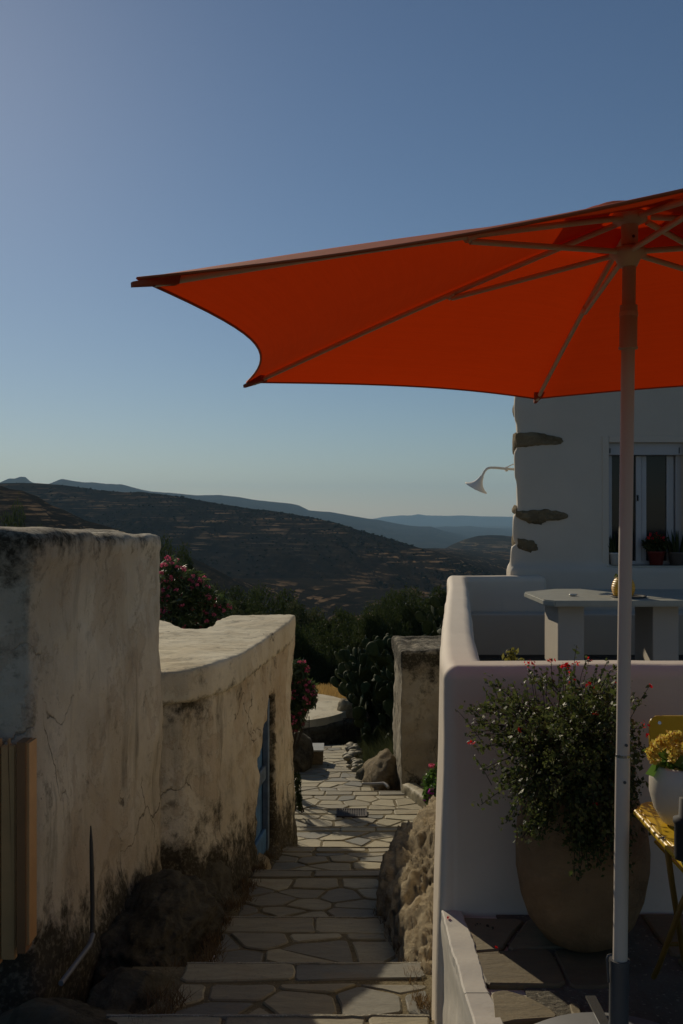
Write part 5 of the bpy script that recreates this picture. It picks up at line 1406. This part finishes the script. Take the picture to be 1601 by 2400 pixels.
def shrub(name, label, cat, clumps, nleaf, size, asp, mat, flowers=None, fmat=None, nf=0, fsize=0.03, stem_from=None, shell=0.35, fn=None):
    c0 = Vector((sum(c[0] for c in clumps)/len(clumps), sum(c[1] for c in clumps)/len(clumps), min(c[2]-c[5] for c in clumps)))
    e = empty(name, stem_from or c0); tag(e, label, cat)
    pts, d = clump_points(nleaf, clumps, shell)
    link('leaves', leaf_mesh('leaves', pts, size, asp, 0.3, up=0.2), mat, e)
    bm = bmesh.new()
    for c in clumps:
        s_ = Vector(stem_from) if stem_from else c0
        for _ in range(3):
            t = Vector((c[0]+random.gauss(0, c[3]*.5), c[1]+random.gauss(0, c[4]*.5), c[2]+random.gauss(0, c[5]*.5)))
            tube_bm(bm, [s_+Vector((random.gauss(0, .05), random.gauss(0, .05), 0)), s_.lerp(t, .5)+Vector((0, 0, .05)), t], [0.012, 0.008, 0.003], 4, False)
    bm_obj('stems', bm, MAT['twig'], e)
    for _ in range(nf):
        c = random.choice(clumps); dd = Vector((random.gauss(0, 1), random.gauss(0, 1)-0.6, random.gauss(0, 1)+0.2)).normalized()
        p = (c[0]+dd.x*c[3], c[1]+dd.y*c[4], c[2]+dd.z*c[5])
        q, d_ = clump_points(fn or 14, [(p[0], p[1], p[2], fsize, fsize, fsize*0.8)], 0.4)
        link('flower_cluster', leaf_mesh('flower_cluster', q, fsize*0.95, 0.85, 0.2, dirs=d_), fmat, e)
    return e
def pc(px, py, Y, rx, rz, ry=None): p = P(px, py, Y); return (p.x, p.y, p.z, rx/F*Y, (ry or rx)/F*Y, rz/F*Y)
shrub('oleander', 'pink flowering oleander between the tall wall and the shed roof', 'oleander',
      [pc(405, 1345, 12.6, 30, 36), pc(425, 1400, 12.6, 45, 45), pc(470, 1400, 12.6, 40, 40), pc(450, 1370, 12.8, 35, 36), pc(510, 1418, 12.8, 32, 25), pc(440, 1450, 12.6, 60, 36), pc(385, 1400, 12.8, 40, 60), pc(500, 1455, 12.6, 40, 30), pc(400, 1318, 12.8, 14, 14), pc(440, 1500, 12.6, 70, 40)],
      9000, 0.085, 0.22, MAT['leaf_olean'], fmat=MAT['pink'], nf=150, fsize=0.027, stem_from=Vector((-2.0, 12.7, -3.2)))
shrub('oleander', 'pink flowering oleander just beyond the shed far corner', 'oleander',
      [pc(700, 1575, 13.2, 22, 30), pc(715, 1620, 13.2, 28, 30), pc(700, 1655, 13.2, 26, 30), pc(690, 1690, 13.2, 22, 22), pc(725, 1640, 13.0, 18, 22), pc(685, 1600, 13.4, 25, 50)],
      5000, 0.085, 0.22, MAT['leaf_olean'], fmat=MAT['pink'], nf=60, fsize=0.028, stem_from=Vector((-0.75, 13.2, -3.7)))
shrub('creeper', 'small leafy creeper hanging down the shed far corner', 'creeper',
      [pc(700, 1850, 11.6, 8, 35), pc(702, 1880, 11.6, 7, 25), pc(696, 1830, 11.8, 9, 25)], 700, 0.03, 0.6, MAT['leaf_dark'])
shrub('geranium', 'green bush with magenta flowers between cottage and terrace wall', 'bush',
      [pc(1015, 1835, 11.2, 24, 30), pc(1035, 1815, 11.2, 24, 30), pc(1010, 1865, 11.0, 20, 22), pc(1035, 1860, 11.0, 28, 34), pc(1030, 1885, 11.0, 25, 20)],
      6500, 0.030, 0.75, MAT['leaf_bright'], fmat=MAT['purple'], nf=20, fsize=0.022, shell=0.5)
for k, (px, py) in enumerate([(1013, 1795)]):
    p = P(px, py, 11.2); q, d_ = clump_points(30, [(p.x, p.y, p.z, 0.04, 0.04, 0.025)], 0.4); o = link('pink_blossom', leaf_mesh('pink_blossom', q, 0.03, 0.85, 0.2), MAT['pink']); tag(o, 'single pink geranium blossom above the magenta bush', 'flower')
# bush off to the left that throws the leafy shadow on the path
shrub('shadow_shrub', 'leafy shrub behind the shed whose shade falls on the paving', 'shrub',
      [pc(630, 1560, 13.4, 50, 34), pc(600, 1600, 13.2, 60, 40), pc(655, 1590, 13.4, 30, 40)], 2500, 0.085, 0.3, MAT['leaf_olean'], stem_from=Vector((-1.2, 13.3, -3.6)))
